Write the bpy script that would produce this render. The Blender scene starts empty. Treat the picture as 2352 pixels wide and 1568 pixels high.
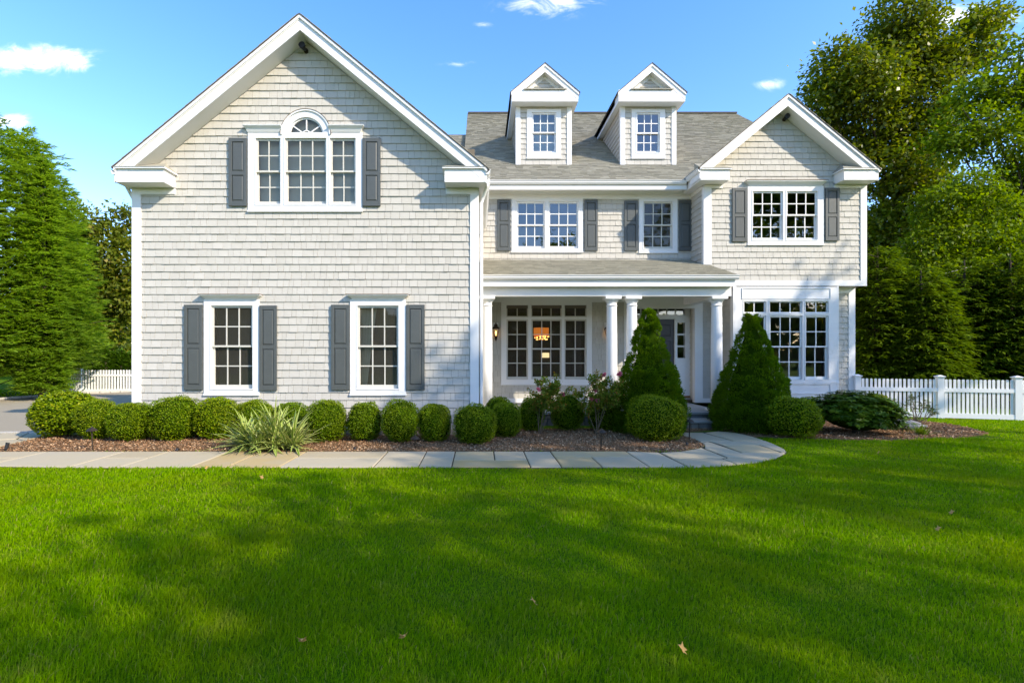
import bpy, math, random
import numpy as np
from mathutils import Matrix, Vector
R = math.radians
sc = bpy.context.scene
COL = sc.collection
random.seed(7)
rng = np.random.default_rng(7)

# ------------------------------------------------------------------ camera, sky, sun, exposure
F, CX, CY, H = 1150.0, 1100.0, 815.0, 1.67       # focal length and vanishing point on a 2352 x 1568 grid, eye height
cd = bpy.data.cameras.new('camera'); cam = bpy.data.objects.new('camera', cd); COL.objects.link(cam)
cam.location = (0, 0, H); cam.rotation_euler = (R(90), 0, 0)
cd.sensor_width = 36; cd.lens = 36*F/2352; cd.shift_x = (1176-CX)/2352; cd.shift_y = (CY-784)/2352
cd.clip_start = .05; cd.clip_end = 3000
sc.camera = cam
SUN = Vector((1.40, -1.0, 1.12)).normalized()      # towards the sun
SUN_EL = math.asin(SUN.z); SUN_AZ = math.atan2(SUN.x, SUN.y)
ld = bpy.data.lights.new('sun', 'SUN'); lo = bpy.data.objects.new('sun', ld); COL.objects.link(lo)
ld.energy = 2.1; ld.angle = R(.8); ld.color = (1, .97, .92)
lo.rotation_euler = (-SUN).to_track_quat('-Z', 'Y').to_euler(); lo.location = (20, -15, 25)
sc.view_settings.view_transform = 'Standard'; sc.view_settings.look = 'None'
sc.view_settings.exposure = 1.70; sc.view_settings.gamma = 1
sc.view_settings.use_white_balance = True; sc.view_settings.white_balance_temperature = 7800; sc.view_settings.white_balance_tint = 10
try: sc.cycles.max_bounces = 8; sc.cycles.transparent_max_bounces = 12; sc.cycles.use_denoising = True
except Exception: pass

class NT:
    def __init__(s, tree): s.t = tree; s.n = tree.nodes; s.l = tree.links
    def node(s, typ, **kw):
        n = s.n.new(typ)
        for k, v in kw.items(): setattr(n, k, v)
        return n
    def link(s, a, b): s.l.new(a, b)
    def put(s, sock, v):
        if v is None: return
        if hasattr(v, 'is_linked'): s.link(v, sock)
        else: sock.default_value = v
    def math(s, op, a, b=None, c=None, clamp=False):
        n = s.node('ShaderNodeMath', operation=op, use_clamp=clamp)
        for i, v in enumerate((a, b, c)): s.put(n.inputs[i], v)
        return n.outputs[0]
    def mix(s, f, a, b, blend='MIX'):
        n = s.node('ShaderNodeMix', data_type='RGBA', blend_type=blend)
        s.put(n.inputs[0], f); s.put(n.inputs[6], a); s.put(n.inputs[7], b)
        return n.outputs[2]
    def noise(s, vec, scale, detail=2, rough=.5, dist=0):
        n = s.node('ShaderNodeTexNoise'); n.inputs['Scale'].default_value = scale
        n.inputs['Detail'].default_value = detail; n.inputs['Roughness'].default_value = rough; n.inputs['Distortion'].default_value = dist
        if vec is not None: s.link(vec, n.inputs['Vector'])
        return n.outputs['Fac']
    def ramp(s, fac, stops):
        n = s.node('ShaderNodeValToRGB'); e = n.color_ramp.elements
        while len(e) < len(stops): e.new(.5)
        for el, (p, c) in zip(e, stops): el.position = p; el.color = (*c, 1) if len(c) == 3 else c
        s.link(fac, n.inputs[0]); return n.outputs[0]
    def maprange(s, v, a, b, c=0., d=1., smooth=False):
        n = s.node('ShaderNodeMapRange'); n.clamp = True
        if smooth: n.interpolation_type = 'SMOOTHSTEP'
        for i, x in enumerate((v, a, b, c, d)): s.put(n.inputs[i], x)
        return n.outputs[0]

w = bpy.data.worlds.new('World'); sc.world = w; w.use_nodes = True
t = NT(w.node_tree); t.n.clear()
sky = t.node('ShaderNodeTexSky', sky_type='NISHITA'); sky.sun_disc = False
sky.sun_elevation = SUN_EL; sky.sun_rotation = SUN_AZ; sky.air_density = 1.0; sky.dust_density = .3; sky.ozone_density = 2.5
hs = t.node('ShaderNodeHueSaturation'); hs.inputs['Saturation'].default_value = 1.30; t.link(sky.outputs[0], hs.inputs['Color'])
tc = t.node('ShaderNodeTexCoord'); sp = t.node('ShaderNodeSeparateXYZ'); t.link(tc.outputs['Generated'], sp.inputs[0])
ay = t.math('MAXIMUM', t.math('ABSOLUTE', sp.outputs[1]), .05)
u = t.math('DIVIDE', sp.outputs[0], ay); v = t.math('DIVIDE', sp.outputs[2], ay)
cb = t.node('ShaderNodeCombineXYZ'); t.link(u, cb.inputs[0]); t.link(t.math('MULTIPLY', v, 2.0), cb.inputs[1])
wisp = t.noise(cb.outputs[0], 13.0, 7, .66, .7)
tot = None
for (px, py, rx, ry, a) in ((85, 140, 130, 30, .8), (80, 116, 70, 20, .45), (190, 152, 50, 14, .4), (1240, 18, 95, 26, .62), (1320, -4, 70, 16, .5), (2215, 42, 105, 30, 1.1), (1773, 194, 38, 14, .6),
                            (12, 278, 52, 20, .9), (1050, 148, 45, 8, .35), (1112, 58, 26, 8, .35), (2500, 160, 200, 50, .9), (-350, 240, 220, 50, .9)):
    dx = t.math('DIVIDE', t.math('SUBTRACT', u, (px-CX)/F), rx/F); dy = t.math('DIVIDE', t.math('SUBTRACT', v, (CY-py)/F), ry/F)
    d2 = t.math('ADD', t.math('MULTIPLY', dx, dx), t.math('MULTIPLY', dy, dy))
    g = t.math('MULTIPLY', t.math('POWER', 2.718, t.math('MULTIPLY', d2, -1.1)), a)
    tot = g if tot is None else t.math('ADD', tot, g)
cl = t.math('ADD', tot, t.math('MULTIPLY', t.math('SUBTRACT', wisp, .5), 2.4))
cl = t.math('MULTIPLY', t.maprange(cl, .12, 1.25, 0, 1, True), t.maprange(tot, .05, .35))
cloudcol = t.node('ShaderNodeRGB'); cloudcol.outputs[0].default_value = (5.2, 5.4, 5.9, 1)
skyc = t.mix(t.math('MULTIPLY', cl, .72), t.mix(1., hs.outputs[0], (1., .905, 1.03, 1), 'MULTIPLY'), cloudcol.outputs[0])
bg = t.node('ShaderNodeBackground'); bg.inputs['Strength'].default_value = .15; t.link(skyc, bg.inputs['Color'])
ow = t.node('ShaderNodeOutputWorld'); t.link(bg.outputs[0], ow.inputs['Surface'])

# ------------------------------------------------------------------ pixel helpers
def wx(px, Y): return (px-CX)*Y/F
def wz(py, Y): return H-(py-CY)*Y/F
def gy(py): return F*H/(py-CY)                      # depth at which level ground shows at row py
def gp(px, py): Y = gy(py); return (wx(px, Y), Y)

# ------------------------------------------------------------------ materials
MATS = {}
def new_mat(name):
    m = bpy.data.materials.new(name); m.use_nodes = True; t = NT(m.node_tree); t.n.clear()
    o = t.node('ShaderNodeOutputMaterial'); MATS[name] = m
    return m, t, o
def principled(t, o, col, rough=.6, spec=.3, metal=0., bump=None, bstr=.2, bdist=.01, emis=None, estr=0):
    p = t.node('ShaderNodeBsdfPrincipled')
    t.put(p.inputs['Base Color'], (*col, 1) if isinstance(col, tuple) else col)
    t.put(p.inputs['Roughness'], rough); p.inputs['Specular IOR Level'].default_value = spec; p.inputs['Metallic'].default_value = metal
    if emis: p.inputs['Emission Color'].default_value = (*emis, 1); p.inputs['Emission Strength'].default_value = estr
    if bump is not None:
        b = t.node('ShaderNodeBump'); b.inputs['Strength'].default_value = bstr; b.inputs['Distance'].default_value = bdist
        t.link(bump, b.inputs['Height']); t.link(b.outputs[0], p.inputs['Normal'])
    t.link(p.outputs[0], o.inputs['Surface']); return p
def pos(t): return t.node('ShaderNodeNewGeometry').outputs['Position']
def island(t): return t.node('ShaderNodeNewGeometry').outputs['Random Per Island']
def objrand(t): return t.node('ShaderNodeObjectInfo').outputs['Random']
def simple(name, col, rough=.6, spec=.3, metal=0, var=.0, vscale=6., bump=0., bscale=60, emis=None, estr=0):
    m, t, o = new_mat(name); c = col; b = None
    if var:
        n = t.noise(pos(t), vscale, 4, .6)
        c = t.mix(n, (*[x*(1-var) for x in col], 1), (*[min(1, x*(1+var)) for x in col], 1))
    if bump: b = t.noise(pos(t), bscale, 3, .6)
    principled(t, o, c, rough, spec, metal, b, bump, .01, emis, estr); return m

m, t, o = new_mat('shingle')      # painted cedar: each piece its own tone, fine vertical grain, faint grime
r = t.math('FRACT', t.math('ADD', t.math('MULTIPLY', island(t), 7.31), objrand(t)))
mp = t.node('ShaderNodeMapping'); mp.inputs['Scale'].default_value = (60, 60, 3); t.link(pos(t), mp.inputs[0])
gr = t.noise(mp.outputs[0], 1.6, 4, .6)
c = t.ramp(r, [(0, (.485, .460, .405)), (.5, (.508, .483, .428)), (1, (.53, .505, .45))])
c = t.mix(t.math('MULTIPLY', gr, .22), c, (.34, .32, .28, 1))
c = t.mix(t.math('MULTIPLY', t.maprange(t.noise(pos(t), .9, 4, .65), .5, .8), .13), c, (.40, .375, .33, 1))
principled(t, o, c, .75, .2, 0, gr, .25, .006)
m, t, o = new_mat('roof_shingle')
r = island(t)
c = t.ramp(r, [(0, (.285, .268, .217)), (.35, (.345, .325, .262)), (.7, (.39, .367, .295)), (1, (.44, .415, .335))])
c = t.mix(t.math('MULTIPLY', t.noise(pos(t), 90, 3, .7), .5), c, (.13, .13, .11, 1))
c = t.mix(t.math('MULTIPLY', t.maprange(t.noise(pos(t), 1.1, 3), .45, .75), .25), c, (.31, .305, .24, 1))
principled(t, o, c, .95, .1, 0, t.noise(pos(t), 160, 2), .35, .004)
simple('roof_edge', (.085, .075, .068), .9, .1, var=.3)
def paint(name, col):
    m, t, o = new_mat(name); p = pos(t)
    c = t.mix(t.math('MULTIPLY', t.maprange(t.noise(p, 2.2, 5, .65), .45, .8), .22), (*col, 1), (col[0]*.78, col[1]*.76, col[2]*.70, 1))
    principled(t, o, c, .45, .35, 0, t.noise(p, 14, 3), .06, .01)
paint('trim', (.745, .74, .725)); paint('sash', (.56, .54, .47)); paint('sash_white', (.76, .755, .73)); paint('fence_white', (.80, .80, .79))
simple('shutter', (.080, .088, .084), .42, .4, var=.12, bump=.05, bscale=30)
simple('door_paint', (.045, .046, .055), .4, .4, var=.15)
simple('interior', (.16, .135, .10), .9, .1, var=.15); simple('interior_floor', (.10, .06, .03), .5, .3, var=.2)
simple('blind', (.80, .78, .68), .9, .05, var=.08, vscale=3)
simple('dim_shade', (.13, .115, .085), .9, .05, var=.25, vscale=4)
simple('curtain', (.70, .65, .50), .9, .05, var=.15)
simple('bronze', (.055, .038, .026), .45, .4, .6, var=.3); simple('black_metal', (.02, .02, .021), .45, .4, .3)
simple('galv', (.55, .54, .50), .4, .5, .4, var=.1)
simple('flame', (1, .55, .18), .5, emis=(1, .50, .14), estr=3.5)
simple('crystal', (.9, .35, .08), .3, emis=(1, .30, .05), estr=.2)
simple('crystal_spark', (1, .6, .3), .3, emis=(1, .5, .16), estr=1.6)
simple('lit_room', (.9, .8, .6), .8, emis=(1, .86, .55), estr=.45)
simple('threshold', (.26, .12, .05), .5, .3, var=.25)
simple('bluestone', (.27, .275, .25), .7, .25, var=.25, vscale=4, bump=.12, bscale=25)
m, t, o = new_mat('flagstone')
r = objrand(t)
c = t.ramp(r, [(0, (.39, .32, .205)), (.45, (.44, .365, .24)), (.72, (.42, .36, .25)), (.88, (.44, .34, .185)), (1, (.40, .285, .12))])
c = t.mix(t.math('MULTIPLY', t.maprange(t.noise(pos(t), 2.3, 6, .7, .6), .42, .75), .45), c, (.37, .34, .27, 1))
c = t.mix(t.math('MULTIPLY', t.maprange(t.noise(pos(t), 38, 3, .7), .55, .8), .25), c, (.27, .25, .20, 1))
principled(t, o, c, .8, .2, 0, t.noise(pos(t), 18, 5, .65), .25, .008)
m, t, o = new_mat('fieldstone')
c = t.ramp(t.math('FRACT', t.math('ADD', island(t), objrand(t))), [(0, (.20, .19, .17)), (.4, (.30, .27, .21)), (.7, (.36, .28, .18)), (1, (.22, .22, .22))])
c = t.mix(t.noise(pos(t), 9, 5, .7), c, (.12, .11, .10, 1))
principled(t, o, c, .9, .15, 0, t.noise(pos(t), 24, 5, .7), .6, .02)
simple('mortar', (.20, .18, .15), .95, .1, var=.3, bump=.3, bscale=40)
simple('concrete', (.33, .29, .24), .95, .1, var=.2, bump=.2)
m, t, o = new_mat('joint_sand'); c = t.mix(t.noise(pos(t), 30, 4), (.05, .045, .03, 1), (.10, .085, .055, 1)); principled(t, o, c, .95, .1)
m, t, o = new_mat('mulch'); n = t.noise(pos(t), 55, 5, .75)
c = t.ramp(n, [(.3, (.08, .045, .022)), (.5, (.20, .12, .062)), (.7, (.34, .21, .115))])
principled(t, o, c, .95, .1, 0, t.noise(pos(t), 70, 4, .7), .9, .03)
m, t, o = new_mat('mulch_chip')
c = t.ramp(island(t), [(0, (.12, .058, .026)), (.35, (.28, .14, .066)), (.75, (.42, .24, .125)), (1, (.60, .42, .26))])
principled(t, o, c, .9, .15)
m, t, o = new_mat('asphalt'); p = pos(t)
c = t.mix(t.noise(p, 120, 2, .7), (.25, .21, .15, 1), (.40, .34, .245, 1)); c = t.mix(t.math('MULTIPLY', t.noise(p, .6, 5, .6), .5), c, (.27, .235, .18, 1))
principled(t, o, c, .9, .2, 0, t.noise(p, 150, 2), .4, .006)
simple('kerb_stone', (.46, .43, .38), .9, .15, var=.25, vscale=5, bump=.4, bscale=20)
m, t, o = new_mat('lawn_soil'); p = pos(t)
c = t.mix(t.noise(p, 26, 4, .7), (.05, .10, .002, 1), (.10, .19, .004, 1)); c = t.mix(t.math('MULTIPLY', t.maprange(t.noise(p, .5, 4), .45, .7), .5), c, (.065, .095, .008, 1))
principled(t, o, c, .95, .05, 0, t.noise(p, 60, 3), .6, .03)
simple('bark', (.085, .065, .048), .95, .1, var=.4, vscale=14, bump=.8, bscale=24)
simple('twig', (.17, .12, .075), .9, .1, var=.3)
simple('driftwood', (.33, .31, .29), .9, .1, var=.4, vscale=9, bump=.8, bscale=18)

def leafmat(name, stops, trans=.35, rough=.55, spec=.25, patch=0., patchcol=None, pscale=1.5, tmul=(1.25, 1.25, .55), tone=0., straw=0.):
    m, t, o = new_mat(name)
    r = t.math('FRACT', t.math('ADD', island(t), t.math('MULTIPLY', objrand(t), .001)))
    c = t.ramp(r, stops)
    if patch: c = t.mix(t.math('MULTIPLY', t.maprange(t.noise(pos(t), pscale, 3), .42, .68), patch), c, (*patchcol, 1))
    if straw: c = t.mix(t.math('MULTIPLY', t.maprange(t.noise(pos(t), 2.7, 5, .65), .56, .74), straw), c, (.30, .29, .05, 1)); c = t.mix(t.math('MULTIPLY', t.maprange(t.noise(pos(t), 1.1, 4, .6), .54, .72), .45), c, t.mix(1., c, (.55, .78, 1., 1), 'MULTIPLY'))
    if tone: c = t.mix(t.math('MULTIPLY', objrand(t), tone), c, t.mix(1., c, (.62, .80, .9, 1), 'MULTIPLY'))
    p = t.node('ShaderNodeBsdfPrincipled'); t.link(c, p.inputs['Base Color']); p.inputs['Roughness'].default_value = rough; p.inputs['Specular IOR Level'].default_value = spec
    tr = t.node('ShaderNodeBsdfTranslucent'); t.link(t.mix(1., c, (*tmul, 1), 'MULTIPLY'), tr.inputs['Color'])
    mx = t.node('ShaderNodeMixShader'); mx.inputs[0].default_value = trans; t.link(p.outputs[0], mx.inputs[1]); t.link(tr.outputs[0], mx.inputs[2])
    t.link(mx.outputs[0], o.inputs['Surface'])
leafmat('grass', [(0, (.110, .240, .002)), (.5, (.170, .330, .003)), (.88, (.230, .390, .006)), (.96, (.28, .33, .03)), (1, (.36, .30, .11))], .45, .6, .06, .6, (.22, .285, .006), .8, straw=.5)
leafmat('boxwood_leaf', [(0, (.07, .135, .003)), (.5, (.17, .26, .005)), (.9, (.26, .345, .008)), (1, (.38, .36, .02))], .3, .45, .15, .5, (.19, .20, .008), 2.2, tone=.9)
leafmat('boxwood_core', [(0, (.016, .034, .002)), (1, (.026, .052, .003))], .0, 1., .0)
leafmat('spruce_needle', [(0, (.058, .12, .004)), (.6, (.11, .21, .006)), (1, (.18, .29, .009))], .38, .6, .08, .4, (.045, .10, .008), 3)
leafmat('pine_needle', [(0, (.12, .22, .022)), (.5, (.215, .36, .035)), (1, (.32, .47, .05))], .5, .5, .15, .4, (.11, .20, .03), .6)
leafmat('hemlock_needle', [(0, (.052, .10, .005)), (.6, (.10, .17, .007)), (1, (.18, .26, .011))], .42, .6, .1, .35, (.05, .085, .008), .5)
leafmat('maple_leaf', [(0, (.062, .102, .005)), (.5, (.125, .178, .008)), (.85, (.195, .235, .012)), (1, (.31, .29, .03))], .5, .38, .35, .5, (.085, .105, .009), .35)
leafmat('maple_leaf_light', [(0, (.07, .13, .005)), (.5, (.13, .215, .007)), (1, (.21, .29, .010))], .5, .45, .15, .4, (.12, .16, .01), .4)
leafmat('bronze_leaf', [(0, (.08, .115, .008)), (.5, (.15, .19, .012)), (.85, (.21, .225, .015)), (1, (.28, .22, .03))], .45, .5, .3, .5, (.07, .10, .010), .4)
leafmat('arborvitae_leaf', [(0, (.06, .14, .010)), (1, (.125, .25, .016))], .3, .6, .2)
leafmat('rhodo_leaf', [(0, (.036, .085, .007)), (.6, (.07, .145, .009)), (1, (.125, .21, .014))], .25, .38, .2)
leafmat('sapling_leaf', [(0, (.06, .10, .015)), (.6, (.11, .15, .025)), (1, (.19, .13, .04))], .25, .35, .4)
leafmat('gold_leaf', [(0, (.22, .26, .02)), (1, (.42, .40, .03))], .35)
leafmat('fern_leaf', [(0, (.09, .17, .01)), (.7, (.17, .25, .02)), (1, (.28, .22, .03))], .4)
leafmat('rose_leaf', [(0, (.075, .14, .010)), (.6, (.15, .22, .018)), (.85, (.24, .20, .03)), (1, (.36, .12, .03))], .3, .5, .1)
leafmat('petal', [(0, (.62, .12, .20)), (1, (.80, .25, .32))], .35, tmul=(1, .8, .8))
leafmat('dead_leaf', [(0, (.50, .22, .05)), (1, (.55, .36, .14))], .1, .8, .05, tmul=(1, .8, .5))
m, t, o = new_mat('yucca_leaf')
at = t.node('ShaderNodeAttribute'); at.attribute_name = 'edge'
c = t.ramp(island(t), [(0, (.09, .17, .012)), (.6, (.135, .24, .018)), (1, (.20, .28, .03))])
c = t.mix(t.maprange(at.outputs['Fac'], .35, .8), c, (.48, .50, .16, 1))
principled(t, o, c, .4, .4)
m, t, o = new_mat('glass')            # thin pane: clear straight on, mirror-like at a glance, faint waviness
lw = t.node('ShaderNodeFresnel'); lw.inputs['IOR'].default_value = 1.62
bmp = t.node('ShaderNodeBump'); bmp.inputs['Strength'].default_value = .06; bmp.inputs['Distance'].default_value = .02; t.link(t.noise(pos(t), 3.2, 2), bmp.inputs['Height'])
gl = t.node('ShaderNodeBsdfGlossy'); gl.inputs['Roughness'].default_value = .01; t.link(bmp.outputs[0], gl.inputs['Normal'])
tr = t.node('ShaderNodeBsdfTransparent'); tr.inputs['Color'].default_value = (.80, .83, .80, 1)
mx = t.node('ShaderNodeMixShader'); t.link(t.math('ADD', t.math('MULTIPLY', lw.outputs[0], 1.7), .06, clamp=True), mx.inputs[0])
t.link(tr.outputs[0], mx.inputs[1]); t.link(gl.outputs[0], mx.inputs[2]); t.link(mx.outputs[0], o.inputs['Surface'])

m, t, o = new_mat('screened_glass')   # pane behind an insect screen: weaker mirror, slightly veiled
gl = t.node('ShaderNodeBsdfGlossy'); gl.inputs['Roughness'].default_value = .03; df = t.node('ShaderNodeBsdfDiffuse'); df.inputs['Color'].default_value = (.22, .205, .165, 1)
tr = t.node('ShaderNodeBsdfTransparent'); tr.inputs['Color'].default_value = (.80, .80, .76, 1)
m1 = t.node('ShaderNodeMixShader'); m1.inputs[0].default_value = .14; t.link(tr.outputs[0], m1.inputs[1]); t.link(df.outputs[0], m1.inputs[2])
lw = t.node('ShaderNodeFresnel'); lw.inputs['IOR'].default_value = 1.5; m2 = t.node('ShaderNodeMixShader'); t.link(t.math('MULTIPLY', lw.outputs[0], 1.0), m2.inputs[0])
t.link(m1.outputs[0], m2.inputs[1]); t.link(gl.outputs[0], m2.inputs[2]); t.link(m2.outputs[0], o.inputs['Surface'])

# ------------------------------------------------------------------ mesh helpers
class MB:
    def __init__(s): s.v = []; s.f = []; s.mi = []; s.cur = 0
    def add(s, vs, fs):
        b = len(s.v); s.v += [tuple(p) for p in vs]; s.f += [[i+b for i in f] for f in fs]; s.mi += [s.cur]*len(fs); return s
    def box(s, x0, x1, y0, y1, z0, z1):
        if x1 < x0: x0, x1 = x1, x0
        if z1 < z0: z0, z1 = z1, z0
        v = [(x, y, z) for z in (z0, z1) for y in (y0, y1) for x in (x0, x1)]
        return s.add(v, [(0, 2, 3, 1), (4, 5, 7, 6), (0, 1, 5, 4), (2, 6, 7, 3), (0, 4, 6, 2), (1, 3, 7, 5)])
    def prism(s, poly, y0, y1):                     # polygon in x, z; extruded along y
        n = len(poly); v = [(p[0], y0, p[1]) for p in poly]+[(p[0], y1, p[1]) for p in poly]
        return s.add(v, [tuple(range(n)), tuple(range(2*n-1, n-1, -1))]+[(i, i+n, (i+1) % n+n, (i+1) % n) for i in range(n)])
    def slab(s, poly, z0, z1):                      # polygon in x, y; extruded along z
        n = len(poly); v = [(p[0], p[1], z0) for p in poly]+[(p[0], p[1], z1) for p in poly]
        return s.add(v, [tuple(range(n-1, -1, -1)), tuple(range(n, 2*n))]+[(i, (i+1) % n, (i+1) % n+n, i+n) for i in range(n)])
    def sideprism(s, poly, x0, x1):                 # polygon in y, z; extruded along x
        n = len(poly); v = [(x0, p[0], p[1]) for p in poly]+[(x1, p[0], p[1]) for p in poly]
        return s.add(v, [tuple(range(n)), tuple(range(2*n-1, n-1, -1))]+[(i, i+n, (i+1) % n+n, (i+1) % n) for i in range(n)])
    def plate(s, q, th, nrm):                       # thick sheet from a planar polygon
        n = len(q); q = [Vector(p) for p in q]; d = Vector(nrm)*th
        return s.add([tuple(p) for p in q]+[tuple(p-d) for p in q], [tuple(range(n)), tuple(range(2*n-1, n-1, -1))]+[(i, i+n, (i+1) % n+n, (i+1) % n) for i in range(n)])
    def tube(s, pts, rads, n=8, cap=True):
        pts = [Vector(p) for p in pts]; b = len(s.v); vs = []; fs = []
        up = Vector((.31, .17, 1)).normalized()
        for i, p in enumerate(pts):
            d = (pts[min(i+1, len(pts)-1)]-pts[max(i-1, 0)]).normalized()
            a = d.cross(up)
            if a.length < .05: a = d.cross(Vector((1, 0, 0)))
            a.normalize(); c = d.cross(a)
            for k in range(n): an = 2*math.pi*k/n; vs.append(tuple(p+(a*math.cos(an)+c*math.sin(an))*rads[i]))
        for i in range(len(pts)-1):
            for k in range(n): fs.append((i*n+k, i*n+(k+1) % n, (i+1)*n+(k+1) % n, (i+1)*n+k))
        if cap: fs += [tuple(range(n-1, -1, -1)), tuple(range((len(pts)-1)*n, len(pts)*n))]
        return s.add(vs, fs)
    def lathe(s, prof, c, n=20):                    # (radius, z) profile about a vertical axis
        vs = []; fs = []
        for r_, z in prof:
            for k in range(n): a = 2*math.pi*k/n; vs.append((c[0]+r_*math.cos(a), c[1]+r_*math.sin(a), c[2]+z))
        for i in range(len(prof)-1):
            for k in range(n): fs.append((i*n+k, i*n+(k+1) % n, (i+1)*n+(k+1) % n, (i+1)*n+k))
        fs += [tuple(range(n-1, -1, -1)), tuple(range((len(prof)-1)*n, len(prof)*n))]
        return s.add(vs, fs)
    def mesh(s, name, mats):
        me = bpy.data.meshes.new(name); me.from_pydata(s.v, [], s.f)
        for m_ in (mats if isinstance(mats, (list, tuple)) else [mats]): me.materials.append(MATS[m_])
        if isinstance(mats, (list, tuple)) and len(mats) > 1: me.polygons.foreach_set('material_index', s.mi)
        me.update(); return me
    def build(s, name, mats, parent=None, smooth=False, bevel=0):
        me = s.mesh(name, mats)
        if smooth: me.polygons.foreach_set('use_smooth', [True]*len(me.polygons))
        o_ = link(name, me, parent)
        if bevel:
            md = o_.modifiers.new('bevel', 'BEVEL'); md.width = bevel; md.segments = 2; md.limit_method = 'ANGLE'
        return o_
def link(name, data, parent=None, matrix=None):
    o_ = bpy.data.objects.new(name, data); COL.objects.link(o_)
    if parent is not None:
        o_.parent = parent
        if matrix is None: o_.matrix_parent_inverse = WORLD[parent.name].inverted()
    WORLD[o_.name] = Matrix.Identity(4)
    return o_
WORLD = {}
def thing(name, label, cat, loc, group=None):
    o_ = bpy.data.objects.new(name, None); o_.empty_display_size = .1; COL.objects.link(o_); o_.location = loc
    WORLD[o_.name] = Matrix.Translation(loc); tag(o_, label, cat, group); return o_
def tag(o_, label=None, cat=None, group=None, kind=None):
    for k, v_ in (('label', label), ('category', cat), ('group', group), ('kind', kind)):
        if v_: o_[k] = v_
    return o_
def place(name, me, parent, loc, scale=(1, 1, 1), rot=(0, 0, 0)):   # shared mesh piece given in world coordinates
    o_ = bpy.data.objects.new(name, me); COL.objects.link(o_); o_.parent = parent
    o_.matrix_parent_inverse = WORLD[parent.name].inverted()
    o_.location = loc; o_.scale = scale; o_.rotation_euler = rot; return o_
def np_mesh(name, verts, faces, mats, mi=None, attr=None):          # faces: (n, k) index array
    me = bpy.data.meshes.new(name); nv, nf, k = len(verts), len(faces), faces.shape[1]
    me.vertices.add(nv); me.vertices.foreach_set('co', np.ascontiguousarray(verts, np.float32).ravel())
    me.loops.add(nf*k); me.loops.foreach_set('vertex_index', np.ascontiguousarray(faces, np.int32).ravel())
    me.polygons.add(nf); me.polygons.foreach_set('loop_start', np.arange(0, nf*k, k, dtype=np.int32))
    me.polygons.foreach_set('loop_total', np.full(nf, k, np.int32))
    for m_ in (mats if isinstance(mats, (list, tuple)) else [mats]): me.materials.append(MATS[m_])
    if mi is not None: me.polygons.foreach_set('material_index', mi)
    if attr is not None:
        a = me.attributes.new(attr[0], 'FLOAT', 'POINT'); a.data.foreach_set('value', attr[1].astype(np.float32))
    me.update(calc_edges=True); return me
def unit(a): return a/np.maximum(np.linalg.norm(a, axis=1, keepdims=True), 1e-6)
def leaf_quads(p, d, nrm, size, asp):               # diamond leaves: base p, direction d, surface normal nrm
    d = unit(d); s_ = unit(np.cross(d, nrm)); size = size[:, None]
    n_ = np.cross(s_, d)
    v_ = np.stack([p, p+d*size*.45+s_*size*asp+n_*size*.06, p+d*size, p+d*size*.45-s_*size*asp+n_*size*.06], 1).reshape(-1, 3)
    f_ = np.arange(len(p)*4).reshape(-1, 4); return v_, f_
def join_np(parts):
    vs, fs, ms, b = [], [], [], 0
    for v_, f_, m_ in parts: vs.append(v_); fs.append(f_+b); ms.append(np.full(len(f_), m_, np.int32)); b += len(v_)
    return np.concatenate(vs), np.concatenate(fs), np.concatenate(ms)
def rdir(n): return unit(rng.normal(size=(n, 3)))
def vnoise(p, f, seed=0):                           # cheap smooth pseudo noise in 0..1
    r_ = np.random.default_rng(seed); out = np.zeros(len(p))
    for i in range(5):
        k = r_.normal(size=3)*f*(1+.35*i); out += np.sin(p@k+r_.uniform(0, 6.28))
    return .5+out/7.0

# ------------------------------------------------------------------ walls, shingles, windows
def clip(poly, region):                             # convex polygon clip (region counter-clockwise)
    out = poly
    for i in range(len(region)):
        a, b = region[i], region[(i+1) % len(region)]; inp, out = out, []
        side = lambda p: (b[0]-a[0])*(p[1]-a[1])-(b[1]-a[1])*(p[0]-a[0])
        for j in range(len(inp)):
            p, q = inp[j], inp[(j+1) % len(inp)]; sp_, sq = side(p), side(q)
            if sp_ >= 0: out.append(p)
            if (sp_ >= 0) != (sq >= 0) and abs(sp_-sq) > 1e-9:
                k = sp_/(sp_-sq); out.append((p[0]+(q[0]-p[0])*k, p[1]+(q[1]-p[1])*k))
        if len(out) < 3: return []
    return out
def sub_rect(rects, h):
    out = []
    for (a, b, c, d) in rects:                      # u0 u1 v0 v1
        if b <= h[0] or a >= h[1] or d <= h[2] or c >= h[3]: out.append((a, b, c, d)); continue
        if a < h[0]: out.append((a, h[0], c, d))
        if b > h[1]: out.append((h[1], b, c, d))
        m0, m1 = max(a, h[0]), min(b, h[1])
        if c < h[2]: out.append((m0, m1, c, h[2]))
        if d > h[3]: out.append((m0, m1, h[3], d))
    return out
EXP = .1557
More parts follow.
